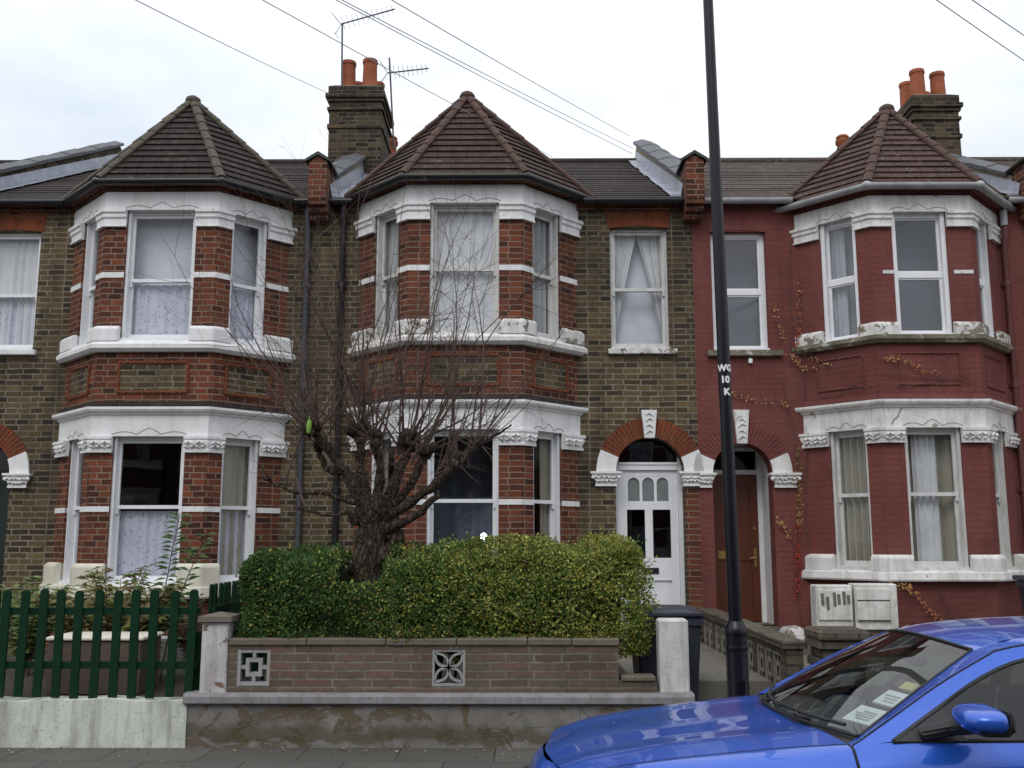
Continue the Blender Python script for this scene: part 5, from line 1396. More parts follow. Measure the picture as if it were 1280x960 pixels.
creeper('fading creeper with yellow and red leaves climbing beside the red house porch', [
    ([(3.52, .55), (3.50, 1.2), (3.55, 1.75), (3.56, 2.3), (3.57, 2.75), (3.50, 3.3), (3.40, 3.75)], None, 0, bayoff),
    ([(3.56, 2.85), (3.57, 2.45), (3.555, 2.1), (3.53, 1.8)], (GR, OR), 170, bayoff),
    ([(3.53, 1.85), (3.50, 1.5), (3.49, 1.2), (3.48, .95)], (RD, RD), 180, bayoff),
    ([(3.22, 1.95), (3.35, 1.82), (3.46, 1.65)], (YE, OR), 110, bayoff),
    ([(2.70, 3.54), (2.95, 3.47), (3.15, 3.42), (3.40, 3.40), (3.5, 3.36)], (YE, OR), 60, bayoff),
    ([(3.35, 4.70), (3.38, 4.45), (3.46, 4.22)], (OR, YE), 90, bayoff),
    ([(3.70, 5.05), (3.68, 4.7), (3.64, 4.35), (3.60, 4.12)], (OR, RD), 110, bayoff),
    ([(3.52, 4.05), (3.60, 3.96), (3.68, 3.86), (3.78, 3.84), (3.85, 3.86)], (YE, OR), 110, bayoff),
    ([(3.72, 4.03), (3.84, 3.94), (3.96, 3.86)], (YE, YE), 70, bayoff),
    ([(4.45, 3.86), (4.62, 3.85), (4.80, 3.80), (4.95, 3.70), (5.15, 3.66)], (YE, RD), 130, bayoff),
    ([(3.85, 3.45), (4.3, 3.52), (4.75, 3.50), (5.3, 3.6), (5.6, 3.55)], None, 0, bayoff),
    ([(4.10, 3.55), (4.5, 3.66), (5.0, 3.6), (5.5, 3.64)], None, 0, bayoff),
    ([(4.28, 1.12), (4.42, 1.13), (4.58, 1.10)], (YE, OR), 200, lambda x: YB - .12),
    ([(4.55, 1.12), (4.72, .95), (4.90, .75), (5.05, .55)], (OR, RD), 190, bayoff),
    ([(4.95, 1.1), (5.02, .9), (5.1, .7)], None, 0, bayoff),
    ([(4.52, 3.04), (4.60, 3.15), (4.66, 3.26)], None, 0, YB - .022), ([(5.02, 3.30), (5.2, 3.25), (5.34, 3.28)], None, 0, YB - .03),
    ([(3.60, 5.6), (3.58, 5.0), (3.57, 4.4), (3.52, 3.9)], None, 0, bayoff), ([(3.72, 3.9), (3.70, 3.2), (3.66, 2.4), (3.66, 1.2), (3.62, .5)], None, 0, lambda x: YF - .012),
], 12)
# ------------------------------------------------------------------ lamp column
MT['lampblack'] = plain('glossy_black_paint', (.005, .005, .009), .30, var=.3, spec=.35)
lp = thing('street_lamp', 'tall black street lamp column with white painted letters and a wider base', 'street lamp', (1.705, 7.9, 0))
LX, LY = 1.690, 7.9
tilt = lambda z: LX - .0095 * z
m = MB(); m.tube([(tilt(z), LY, z) for z in (0, .02, .88, .91)], [.092, .085, .083, .081], 28); m.build('base', MT['lampblack'], lp, smooth=50)
m = MB(); m.tube([(tilt(z), LY, z) for z in (.912, .94, .98, 1.01, 1.025)], [.086, .090, .082, .062, .054], 28); m.tube([(tilt(z), LY, z) for z in (.80, .82, .84)], [.085, .089, .085], 28); m.build('collar', MT['lampblack'], lp, smooth=50)
m = MB(); m.tube([(tilt(z), LY, z) for z in (1.026, 1.6, 2.4, 3.2, 3.9)] + [(tilt(z), LY, z) for z in (5.0, 6.2, 7.6)], [.052, .052, .0515, .051, .050, .046, .043, .040], 28); m.build('column', MT['lampblack'], lp, smooth=50)
m = MB(); m.tube([(tilt(7.6), LY, 7.6), (tilt(7.8), LY - .1, 7.85), (tilt(7.9), LY - .7, 8.0), (tilt(7.9), LY - 1.1, 8.02)], [.04, .036, .032, .03], 14); m.build('bracket', MT['lampblack'], lp, smooth=50)
m = MB(); m.ball((tilt(7.9), LY - 1.35, 8.0), .3, .45, 1, .32, 16, 10); m.build('lantern', MT['greygutter'], lp, smooth=60)
m = MB(); m.box(LX - .03, LX + .03, LY - .098, LY - .078, .22, .58); m.build('access_door', MT['lampblack'], lp)
MT['letter'] = plain('white_letter_paint', (.80, .80, .78), .6, var=.05)
def pole_text(txt, z, size, dx=0):
    cu = bpy.data.curves.new('t', 'FONT'); cu.body = txt; cu.size = size; cu.align_x = 'CENTER'; cu.offset = size * .052; cu.resolution_u = 4
    ob = bpy.data.objects.new('t', cu); COL.objects.link(ob); bpy.context.view_layer.update()
    me = bpy.data.meshes.new_from_object(ob.evaluated_get(bpy.context.evaluated_depsgraph_get()))
    bpy.data.objects.remove(ob)
    bm = bmesh.new(); bm.from_mesh(me)
    bmesh.ops.triangulate(bm, faces=bm.faces)
    for _ in range(2): bmesh.ops.subdivide_edges(bm, edges=[e for e in bm.edges if e.calc_length() > .02], cuts=1)
    out = MB(); r = .0515; a0 = math.atan2(LX, LY)          # face the road and the camera side
    vs = []
    for v in bm.verts:
        th = (v.co.x + dx) / r; zz = z + v.co.y
        ang = -PI / 2 - a0 * .8 + th
        rr = .0526
        vs.append((tilt(zz) + rr * math.cos(ang), LY + rr * math.sin(ang), zz))
    out.add(vs, [[v.index for v in f.verts] for f in bm.faces]); bm.free()
    o = out.build('lettering', MT['letter'], lp); o['label'] = 'white letters ' + txt; return o
pole_text('WG', 3.00, .074, .006); pole_text('10', 2.905, .074, .003); pole_text('K', 2.805, .074, .012)

# ------------------------------------------------------------------ television aerials
def aerial(label, mast, boom, els, mat='metal'):
    t = thing('tv_aerial', label, 'aerial', mast[0]); m = MB(); m.tube(mast, .016, 6); m.build('mast', MT[mat], t)
    a, b = Vector(boom[0]), Vector(boom[1]); m = MB(); m.tube([a, b], .012, 6); m.build('boom', MT[mat], t)
    d = (b - a).normalized(); s = d.cross(Vector((0, 0, 1))).normalized(); u = s.cross(d)
    m = MB(); n = els
    for i in range(n):
        p = a + (b - a) * (i + .5) / n; L_ = .065 + .05 * (1 - i / n); ax = (s * .5 + u * .86)
        m.tube([p - ax * L_, p + ax * L_], .004, 4)
    for sg in (-1, 1):
        m.tube([a + u * .0, a - d * .1 + u * sg * .18 + s * .05], .006, 4); m.tube([a - d * .1 + u * sg * .18 - s * .12, a - d * .1 + u * sg * .18 + s * .12], .005, 4)
    m.build('elements', MT[mat], t); return t
aerial('tall roof aerial with long rising boom standing beside the two front pots', [(-2.92, 15.25, 8.3), (-2.95, 15.22, 10.12)], [(-2.97, 15.2, 10.12), (-2.05, 15.0, 10.27)], 11)
aerial('shorter roof aerial with level boom leaning from the side of the chimney stack', [(-2.10, 15.6, 8.1), (-2.20, 15.55, 9.70)], [(-2.22, 15.5, 9.40), (-1.52, 15.4, 9.43)], 9)

# ------------------------------------------------------------------ telephone wires
def wire(label, p0, p1, sag=.06):
    a, b = Vector(p0), Vector(p1); a0 = a + (a - b) * .9
    P = []
    for i in range(21):
        v = i / 20; q = a0.lerp(b, v); q.z -= sag * math.sin(PI * v); P.append(q)
    m = MB(); m.tube(P, .0042, 5, cap=False); tag(m.build('telephone_wire', MT['cable']), label, 'wire', 'overhead telephone wires')
wire('overhead wire passing behind the left chimney pots from the upper left', (-1.873, 7, 5.752), (0.6, 17.4, 8.678))
wire('paired overhead wire running above the middle bay roof, upper of the two', (-1.257, 7, 5.749), (2.118, 17.4, 8.83))
wire('paired overhead wire running above the middle bay roof, lower of the two', (-1.343, 7.2, 5.867), (2.062, 17.2, 8.654))
wire('single overhead wire ending at the top of the raking parapet', (-0.887, 7, 5.748), (2.06, 17.5, 9.123))
wire('overhead wire crossing the corner of sky above the right chimney, longer one', (3.265, 7, 5.728), (7.695, 12, 6.915))
wire('overhead wire crossing the outermost corner of sky above the right chimney', (3.539, 7, 5.726), (7.73, 12, 7.274))
wire('faint overhead wire crossing the sky between the left bay roof and chimney', (-2.843, 7, 5.757), (-3.042, 15.2, 8.851))
# ------------------------------------------------------------------ parked blue hatchback
def car_paint():
    s = NT('metallic_blue_car_paint')
    fl = s.noise(900, 2, .5)
    c = s.mix(s.ramp(fl, [(.3, 0), (.7, 1)]), (.007, .062, .40), (.016, .112, .58))
    d = s.noise(5, 6, .7)
    c = s.mix(s.math('MULTIPLY', s.ramp(d, [(.5, 0), (.8, 1)]), .10), c, (.2, .2, .2))
    return s.done(c, .30, None, .5, Metallic=.35, Coat_Weight=.85, Coat_Roughness=.015)
MT['carblue'] = car_paint()
MT['cargap'] = plain('dark_shut_line', (.006, .007, .012), .8)
MT['carglass'] = glass_mat('car_glass', 1.85, (.62, .68, .66))
MT['carside'] = glass_mat('car_side_glass', 1.62, (.34, .37, .37))
MT['trim'] = plain('black_car_trim', (.012, .012, .013), .55, var=.2, bump=.1)
MT['seat'] = plain('dark_seat_fabric', (.035, .036, .042), .9)
MT['dash'] = plain('grey_dashboard', (.055, .058, .062), .7)
MT['label'] = plain('white_paper_label', (.78, .79, .82), .6, var=.05)
MT['labely'] = plain('yellow_paper_label', (.55, .45, .16), .6, var=.05)
MT['tyre'] = plain('tyre_rubber', (.018, .018, .018), .8)
MT['alloy'] = plain('alloy_wheel', (.42, .43, .45), .35, metal=.8)
MT['lampglass'] = plain('headlamp_lens', (.45, .47, .5), .1, metal=.3)
MT['redlens'] = plain('red_tail_lens', (.25, .01, .01), .15)
CY = 4.40
car = thing('parked_car', 'bright blue hatchback parked at the kerb with paper permits in its windscreen', 'car', (1.9, CY, -.12))

def crv(pts, n):
    P = [Vector(p) for p in pts]
    if len(P) == 2: return [P[0].lerp(P[1], i / n) for i in range(n + 1)]
    # chord-length Catmull-Rom
    L = [0]
    for i in range(1, len(P)): L.append(L[-1] + (P[i] - P[i - 1]).length)
    out = []
    for i in range(n + 1):
        s_ = L[-1] * i / n; k = 0
        while k < len(P) - 2 and L[k + 1] < s_: k += 1
        t = (s_ - L[k]) / max(1e-9, L[k + 1] - L[k])
        p1, p2 = P[k], P[k + 1]; p0 = P[k - 1] if k else p1 * 2 - p2; p3 = P[k + 2] if k + 2 < len(P) else p2 * 2 - p1
        out.append(.5 * ((2 * p1) + (p2 - p0) * t + (2 * p0 - 5 * p1 + 4 * p2 - p3) * t * t + (3 * p1 - p0 - 3 * p2 + p3) * t ** 3))
    return out
def coons(mb, bot, top, lef, rig, n, m):
    b, t, l, r = crv(bot, n), crv(top, n), crv(lef, m), crv(rig, m)
    pts = []
    for j in range(m + 1):
        v = j / m
        for i in range(n + 1):
            u = i / n
            p = b[i] * (1 - v) + t[i] * v + l[j] * (1 - u) + r[j] * u - (b[0] * (1 - u) * (1 - v) + b[n] * u * (1 - v) + t[0] * (1 - u) * v + t[n] * u * v)
            pts.append(p + Vector((0, CY, 0)))
    k = n + 1
    mb.add(pts, [(j * k + i, j * k + i + 1, (j + 1) * k + i + 1, (j + 1) * k + i) for j in range(m) for i in range(n)])
def mir(c): return [(x, -y, z) for x, y, z in c]
def loft(mb, rows, n):
    R_ = [crv(r, n) for r in rows]; k = n + 1
    mb.add([p + Vector((0, CY, 0)) for r in R_ for p in r], [(j * k + i, j * k + i + 1, (j + 1) * k + i + 1, (j + 1) * k + i) for j in range(len(R_) - 1) for i in range(n)])
def loft_s(mb, rows, n, sub=3):   # smooth along both directions
    R_ = [crv(r, n) for r in rows]
    cols = [crv([r[i] for r in R_], (len(R_) - 1) * sub) for i in range(n + 1)]
    m = len(cols[0]); pts = [cols[i][j] + Vector((0, CY, 0)) for j in range(m) for i in range(n + 1)]; k = n + 1
    mb.add(pts, [(j * k + i, j * k + i + 1, (j + 1) * k + i + 1, (j + 1) * k + i) for j in range(m - 1) for i in range(n)])

# key curves, near side (y negative), heights relative to the pavement
Wb0, Wt0 = (1.33, -.665, .938), (1.845, -.475, 1.238)
Wbot = [Wb0, (1.22, -.36, .945), (1.17, 0, .948), (1.22, .36, .945), (1.33, .665, .938)]
Wtop = [Wt0, (1.79, -.25, 1.265), (1.77, 0, 1.275), (1.79, .25, 1.265), (1.845, .475, 1.238)]
Wsid = [Wb0, (1.50, -.612, 1.045), (1.68, -.545, 1.15), Wt0]
L0 = [Wt0, (2.0, -.50, 1.285), (2.4, -.52, 1.305), (3.0, -.52, 1.29), (3.45, -.50, 1.22)]
L1a = [(1.275, -.735, .918), (1.44, -.695, 1.015), (1.65, -.638, 1.135), (1.88, -.575, 1.245)]
L1b = [(1.88, -.575, 1.245), (2.05, -.565, 1.275), (2.4, -.57, 1.285), (3.0, -.565, 1.27), (3.48, -.55, 1.19)]
L2a = [(1.42, -.765, .938), (1.60, -.705, 1.04), (1.80, -.645, 1.15), (1.98, -.612, 1.215)]
L2b = [(1.98, -.612, 1.215), (2.2, -.605, 1.24), (2.5, -.605, 1.24), (2.9, -.60, 1.225), (3.3, -.595, 1.15)]
BELT = [(1.42, -.765, .938), (1.8, -.785, .945), (2.4, -.795, .955), (2.9, -.79, .965), (3.45, -.76, .985)]
G = [(.085, -.55, .742), (.25, -.605, .795), (.45, -.635, .832), (.75, -.655, .868), (1.02, -.675, .896), (1.272, -.705, .918)]

# windscreen, roof, tailgate glass
m = MB(); coons(m, Wbot, Wtop, Wsid, mir(Wsid), 16, 10); ws = m.build('windscreen', MT['carglass'], car, smooth=60)
m = MB()
def strip(path, w, nrm):   # flat band along a curve
    P = crv(path, 24)
    return P
bl = crv(Wbot, 24)
m.tube([p + Vector((-.004, CY, .002)) for p in bl], .007, 6); m.tube([p + Vector((0, CY, .004)) for p in crv(Wtop, 20)], .006, 6)
for w_ in (Wsid, mir(Wsid)): m.tube([p + Vector((0, CY, .002)) for p in crv(w_, 12)], .005, 6)
m.build('seal', MT['trim'], ws, smooth=60)
m = MB()
for sg in (1, -1):
    for (a, b, lab) in (((1.36, -.56, .984), (1.455, -.40, 1.055), 0), ((1.50, -.53, 1.055), (1.575, -.40, 1.11), 0)):
        pass
def screen_pt(u, v):       # u across from the near side 0..1, v up 0..1, just inside the glass
    b, t = crv(Wbot, 50), crv(Wtop, 50); i = min(50, max(0, int(round(u * 50))))
    p = b[i].lerp(t[i], v); s0, s1 = crv(Wsid, 50), None
    return p + Vector((.022, CY, -.006))
def paper(name, u0, u1, v0, v1, mat, lines=0):
    a, b, c, d = screen_pt(u0, v0), screen_pt(u1, v0), screen_pt(u1, v1), screen_pt(u0, v1)
    m = MB(); off = Vector((.004, 0, -.008)); m.hexa([a + off, b + off, c + off, d + off, a, b, c, d]); o = m.build(name, MT[mat], ws)
    if lines:
        l = MB()
        for i in range(lines):
            f0, f1 = .2 + .6 * i / lines, .2 + .6 * i / lines + .07
            p = lambda s_, f: a.lerp(b, s_).lerp(d.lerp(c, s_), f) + Vector((-.002, 0, .002))
            l.quad(p(.15, f0), p(.15 + .5 + .2 * ((i * 7) % 3) / 2, f0), p(.15 + .5 + .2 * ((i * 7) % 3) / 2, f1), p(.15, f1))
        l.build('print', MT['greygutter'], o)
    return o
paper('permit', .045, .150, .115, .27, 'label', 4)['label'] = 'white permit nearer the scuttle'
paper('permit', .045, .135, .32, .46, 'label', 3)['label'] = 'upper white permit'
paper('permit', .055, .115, .50, .57, 'labely')['label'] = 'small yellow label'
m = MB()
Rr = [(3.45, -.50, 1.22), (3.49, -.25, 1.265), (3.50, 0, 1.275), (3.49, .25, 1.265), (3.45, .50, 1.22)]
mid = [(1.77, 0, 1.275), (2.0, 0, 1.315), (2.4, 0, 1.342), (3.0, 0, 1.335), (3.50, 0, 1.275)]
rows = []
for i in range(13):
    f = i / 12; e = crv(L0, 12)[i]; c = crv(mid, 12)[i]
    w = Wtop if i == 0 else None
    q = Vector((e.x * .30 + c.x * .70, e.y * .5, e.z + (c.z - e.z) * .80))
    rows.append([tuple(e), tuple(q), tuple(c), (q.x, -q.y, q.z), (e.x, -e.y, e.z)])
rows[0] = Wtop
loft(m, rows, 14)
for f_ in (lambda c: c, mir):
    a = [f_(L0), f_(L1b)]
    coons(m, a[0], a[1], f_([L0[0], L1b[0]]), f_([L0[-1], L1b[-1]]), 18, 2)                       # roof rail
    coons(m, f_(Wsid), f_(L1a), f_([Wsid[0], L1a[0]]), f_([Wsid[-1], L1a[-1]]), 14, 3)          # windscreen pillar
    coons(m, f_(L1a)[:], f_([(p[0] + .012, p[1] - .004, p[2] - .004) for p in L1a]), f_([L1a[0], (L1a[0][0] + .012, L1a[0][1] - .004, L1a[0][2] - .004)]), f_([L1a[-1], (L1a[-1][0] + .012, L1a[-1][1] - .004, L1a[-1][2] - .004)]), 14, 1)
    # tail corner
    coons(m, f_([L0[-1], (3.65, -.53, 1.10), (3.80, -.60, .95)]), f_([L1b[-1], (3.66, -.62, 1.08), (3.74, -.72, .97)]), f_([L0[-1], L1b[-1]]), f_([(3.80, -.60, .95), (3.74, -.72, .97)]), 8, 3)
m.build('roof', MT['carblue'], car, smooth=40)
for f_ in (lambda c: c, mir):
    m = MB(); m.tube([p + Vector((.008, CY, -.002)) for p in crv(f_(L1a), 20) + crv(f_(L1b), 20)[1:]], .0045, 6)
    m.build('door_gap', MT['cargap'], car, smooth=60)
# door frames above the belt
sh = lambda c, dx, dy, dz: [(x + dx, y + dy, z + dz) for x, y, z in c]
for f_ in (lambda c: c, mir):
    m = MB()
    A1 = sh(L1a, .014, -.004, -.003); B1 = sh(L1b, .014 * 0, -.004, -.006)
    coons(m, f_(A1), f_(L2a), f_([A1[0], L2a[0]]), f_([A1[-1], L2a[-1]]), 14, 3)
    coons(m, f_([A1[-1]] + B1[1:]), f_(L2b), f_([A1[-1], L2b[0]]), f_([B1[-1], L2b[-1]]), 16, 3)
    # rear quarter behind glass
    coons(m, f_([L2b[-1], (3.40, -.66, 1.07), (3.45, -.76, .985)]), f_([B1[-1], (3.62, -.63, 1.09), (3.74, -.72, .97)]), f_([L2b[-1], B1[-1]]), f_([(3.45, -.76, .985), (3.74, -.72, .97)]), 8, 3)
    m.build('door_frame', MT['carblue'], car, smooth=40)
for f_ in (lambda c: c, mir):
    m = MB(); ap = L2a + L2b[1:]
    coons(m, f_(BELT), f_(ap), f_([BELT[0], BELT[0]]), f_([BELT[-1], (3.40, -.66, 1.07), ap[-1]]), 30, 4)
    m.build('side_window', MT['carside'], car, smooth=60)
for f_ in (lambda c: c, mir):
    m = MB()
    m.tube([p + Vector((0, CY, 0)) for p in crv(f_(L2a + L2b[1:]), 30)], .008, 6); m.tube([p + Vector((0, CY, .0)) for p in crv(f_(BELT), 20)], .010, 6)
    coons(m, f_([(2.46, -.798, .955), (2.47, -.70, 1.10), (2.48, -.61, 1.242)]), f_([(2.56, -.798, .957), (2.55, -.70, 1.10), (2.54, -.61, 1.242)]), f_([(2.46, -.80, .955), (2.56, -.80, .957)]), f_([(2.48, -.61, 1.242), (2.54, -.61, 1.242)]), 6, 1)
    # mirror sail
    m.add([Vector(p) + Vector((0, CY, 0)) for p in f_([(1.425, -.775, .94), (1.68, -.790, .945), (1.62, -.712, 1.045)])], [(0, 1, 2)])
    m.build('window_trim', MT['trim'], car, smooth=60)
m = MB(); coons(m, Rr, [(3.80, -.60, .95), (3.86, 0, .96), (3.80, .60, .95)], [Rr[0], (3.65, -.53, 1.10), (3.80, -.60, .95)], mir([Rr[0], (3.65, -.53, 1.10), (3.80, -.60, .95)]), 12, 6)
m.build('rear_window', MT['carside'], car, smooth=60)

# bonnet with raised shoulders
def hood_row(k):
    f = k / 10; g = crv(G, 10)[k]; 
    cx = -.005 + (1.165 + .005) * f; e = crv([(-.005, 0, .752), (.15, 0, .806), (.45, 0, .862), (.8, 0, .905), (1.165, 0, .942)], 10)[k]
    c = e
    sh_ = Vector((g.x * .6 + c.x * .4, g.y * .74, g.z + (c.z - g.z) * .52 + .010)); i_ = Vector((g.x * .35 + c.x * .65, g.y * .50, g.z + (c.z - g.z) * .72))
    r = [tuple(g), tuple(sh_), tuple(i_), tuple(c)]
    return r + [(x, -y, z) for x, y, z in r[-2::-1]]
m = MB(); rows = [hood_row(k) for k in range(11)]
loft_s(m, rows, 24, 2)
m.build('bonnet', MT['carblue'], car, smooth=50)
# wings: from bonnet gap over the shoulder down the side
def wing_row(k, n=12):
    g = crv(G, n)[k]; x = g.x
    hw = crv([(0, .60, 0), (.18, .705, 0), (.40, .77, 0), (.7, .812, 0), (1.0, .83, 0), (1.22, .838, 0)], n)[k].y
    dx = .0 if k > 2 else -.02 * (3 - k)
    r = [(x, g.y - .006, g.z - .002), (x + dx * .3, g.y - .055, g.z - .008), (x + dx * .6, -(hw - .045), g.z - .045), (x + dx + .0 * k / n, -hw, g.z - .13), (x + dx + .0 * k / n, -(hw + .006), .58), (x + dx + .0 * k / n, -hw, .40), (x + dx + .0 * k / n, -(hw - .03), .12)]
    return r
m = MB()
for f_ in (lambda c: c, mir):
    m = MB(); loft_s(m, [f_(wing_row(k)) for k in range(13)], 16, 2)
    m.add([Vector(p) + Vector((0, CY, -.001)) for p in f_([Wb0, (1.28, -.735, .916), (1.272, -.705, .917)])], [(0, 1, 2)]); m.build('wing', MT['carblue'], car, smooth=50)
for f_ in (lambda c: c, mir):
    m = MB(); m.tube([p + Vector((0, CY, -.003)) for p in crv(f_(sh(G, 0, -.003, -.002)), 24)] + [p + Vector((.006, CY, 0)) for p in crv(f_(wing_row(12)), 16)], .005, 6)
    m.build('panel_gap', MT['cargap'], car, smooth=60)
# doors and rear sides
def side_row(x, belt_y, belt_z, hw): return [(x, belt_y, belt_z), (x, belt_y - .018, belt_z - .02), (x, -(hw - .012), belt_z - .10), (x, -hw, belt_z - .22), (x, -(hw + .008), .58), (x, -hw, .40), (x, -(hw - .03), .12)]
for f_ in (lambda c: c, mir):
    m = MB(); w = wing_row(12)
    first = [(1.285, -.735, .918), (1.285, -.765, .895), (1.285, -.815, .84), (1.285, -.838, .72), (1.285, -.846, .58), (1.285, -.84, .40), (1.285, -.81, .12)]
    rows = [first, side_row(1.44, -.768, .935, .842), side_row(1.8, -.786, .943, .846), side_row(2.3, -.795, .952, .85), side_row(2.50, -.796, .955, .85)]
    loft_s(m, [f_(r) for r in rows], 14, 4); d_ = m.build('door', MT['carblue'], car, smooth=50)
    h_ = MB(); s_ = f_([(1, -1, 1)])[0][1] ; yy = CY + s_ * .862
    h_.cbox(2.27, 2.45, min(yy, yy + .02), max(yy, yy + .02), .765, .80, .008); h_.build('handle', MT['carblue'], d_)
    m = MB(); rows = [side_row(2.512, -.796, .955, .85), side_row(2.9, -.79, .964, .85), side_row(3.3, -.772, .978, .835), side_row(3.6, -.74, .98, .80), side_row(3.78, -.66, .95, .72), side_row(3.86, -.50, .93, .58), side_row(3.89, -.02, .95, .02)]
    loft_s(m, [f_(r) for r in rows], 14, 4); m.build('rear_wing', MT['carblue'], car, smooth=50)
# nose, bumper
m = MB()
def nose(z, xf, ye, xe): return [(xe, -ye, z), (xf + .10, -ye * .72, z), (xf + .012, -ye * .36, z), (xf, 0, z), (xf + .012, ye * .36, z), (xf + .10, ye * .72, z), (xe, ye, z)]
loft_s(m, [nose(.742, -.012, .545, .078), nose(.70, -.05, .60, .07), nose(.60, -.085, .64, .10), nose(.48, -.13, .70, .13), nose(.36, -.14, .72, .14), nose(.22, -.12, .72, .16), nose(.08, -.08, .70, .18)], 20, 3)
m.build('front_bumper', MT['carblue'], car, smooth=50)
m = MB(); m.tube([Vector(p) + Vector((-.006, CY, 0)) for p in [(.0, -.34, .60), (-.085, -.16, .60), (-.09, 0, .60), (-.085, .16, .60), (.0, .34, .60)]], .035, 8, flat=.8); m.build('grille', MT['trim'], car, smooth=60)
for sg in (-1, 1):
    m = MB(); m.ball((.085, CY + sg * .545, .60), .14, .6, .9, .40, 14, 8); m.build('headlight', MT['lampglass'], car, smooth=60)
    m = MB(); m.ball((3.80, CY + sg * .66, .80), .12, .5, .6, 1.0, 12, 8); m.build('tail_light', MT['redlens'], car, smooth=60)
# scuttle and wipers
m = MB(); coons(m, [(1.275, -.700, .916), (1.20, -.45, .932), (1.155, 0, .940), (1.20, .45, .932), (1.275, .700, .916)], sh(Wbot, .01, 0, -.012), [(1.275, -.700, .916), (1.34, -.665, .926)], mir([(1.275, -.700, .916), (1.34, -.665, .926)]), 16, 2)
m.build('scuttle', MT['trim'], car, smooth=60)
m = MB()
def on_screen(u, v): 
    p = screen_pt(u, v); return p + Vector((-.042, 0, .02))
for (p0, u0, v0, u1, v1) in (((1.235, CY - .30, .945), .055, .05, .47, .055), ((1.20, CY + .22, .95), .42, .04, .88, .10)):
    m.tube([p0, on_screen((u0 + u1) / 2 + .03, .03)], .010, 6); m.tube([on_screen(u0 + (u1 - u0) * i / 8, v0 + (v1 - v0) * i / 8) for i in range(9)], .0075, 6); m.tube([Vector(p0) - Vector((0, 0, .02)), Vector(p0) + Vector((0, 0, .012))], .022, 10)
m.build('wiper', MT['trim'], car, smooth=50)
# wing mirrors
for sg, f_ in ((-1, lambda c: c),):
    m = MB(); pts = []; nu, nv = 26, 18; c_ = Vector((1.668, -.965, 1.050)); sg_p = lambda v, e: math.copysign(abs(v) ** e, v)
    for i in range(nv + 1):
        ph = -PI / 2 + PI * i / nv
        for k in range(nu):
            th = 2 * PI * k / nu
            x_ = sg_p(math.cos(ph), .72) * sg_p(math.cos(th), .8); y_ = sg_p(math.cos(ph), .72) * sg_p(math.sin(th), .72); z_ = sg_p(math.sin(ph), .72)
            x_ = x_ * .10 if x_ < 0 else x_ * .04
            pts.append(c_ + Vector((x_ * (1 - .12 * y_), y_ * .125, z_ * .042 + .004 * y_)) + Vector((0, CY, 0)))
    m.add(pts, [(i * nu + k, i * nu + (k + 1) % nu, (i + 1) * nu + (k + 1) % nu, (i + 1) * nu + k) for i in range(nv) for k in range(nu)])
    mo = m.build('wing_mirror', MT['carblue'], car, smooth=50)
    m = MB(); m.hexa([Vector(p) + Vector((0, CY, 0)) for p in f_([(1.620, -1.06, 1.000), (1.710, -1.06, 1.000), (1.710, -.86, .996), (1.620, -.86, .996), (1.595, -1.075, 1.040), (1.722, -1.075, 1.036), (1.722, -.85, 1.034), (1.600, -.85, 1.038)])])
    m.tube([Vector(p) + Vector((0, CY, 0)) for p in f_([(1.660, -.88, 1.01), (1.620, -.81, .995), (1.52, -.765, .965)])], .030, 10)
    m.hexa([Vector(p) + Vector((0, CY, 0)) for p in f_([(1.712, -1.07, 1.015), (1.728, -1.07, 1.015), (1.728, -.87, 1.015), (1.712, -.87, 1.015), (1.712, -1.05, 1.078), (1.728, -1.05, 1.078), (1.728, -.88, 1.078), (1.712, -.88, 1.078)])])
    m.build('mirror_base', MT['trim'], mo, bevel=.006)
# cabin
m = MB(); m.box(.2, 3.6, CY - .72, CY + .72, -.02, .28); m.build('floor_pan', MT['trim'], car)
m = MB(); loft_s(m, [[(1.22, -.68, .90), (1.20, 0, .915), (1.22, .68, .90)], [(1.38, -.69, .925), (1.36, 0, .93), (1.38, .69, .925)], [(1.56, -.69, .90), (1.56, 0, .91), (1.56, .69, .90)], [(1.66, -.69, .80), (1.66, 0, .82), (1.66, .69, .80)], [(1.62, -.69, .45), (1.62, 0, .45), (1.62, .69, .45)]], 10, 3); m.ball((1.60, CY + .36, .90), .17, .6, 1, .35); m.build('dashboard', MT['dash'], car, smooth=60)
m = MB(); c = Vector((1.80, CY + .36, .88)); ax = Vector((math.sin(R(25)), 0, math.cos(R(25)))); 
m.tube([c + Vector((0, 1, 0)) * .185 * math.cos(2 * PI * i / 28) + ax * .185 * math.sin(2 * PI * i / 28) for i in range(29)], .014, 8); m.ball(c, .06, .5, 1, 1); 
for a in (0, PI, -PI / 2): m.tube([c, c + Vector((0, 1, 0)) * .18 * math.cos(a) + ax * .18 * math.sin(a)], .014, 6)
m.build('steering_wheel', MT['trim'], car, smooth=60)
for sy in (-.36, .36):
    m = MB(); m.cbox(2.05, 2.55, CY + sy - .25, CY + sy + .25, .30, .52, .05)
    m.hexa([(2.45, CY + sy - .24, .5), (2.60, CY + sy - .24, .5), (2.60, CY + sy + .24, .5), (2.45, CY + sy + .24, .5), (2.62, CY + sy - .2, 1.02), (2.74, CY + sy - .2, 1.02), (2.74, CY + sy + .2, 1.02), (2.62, CY + sy + .2, 1.02)]); m.cbox(2.66, 2.75, CY + sy - .13, CY + sy + .13, 1.04, 1.19, .03)
    m.build('seat', MT['seat'], car, bevel=.02)
m = MB(); m.cbox(3.0, 3.2, CY - .6, CY + .6, .4, .98, .05); m.build('rear_seat', MT['seat'], car)
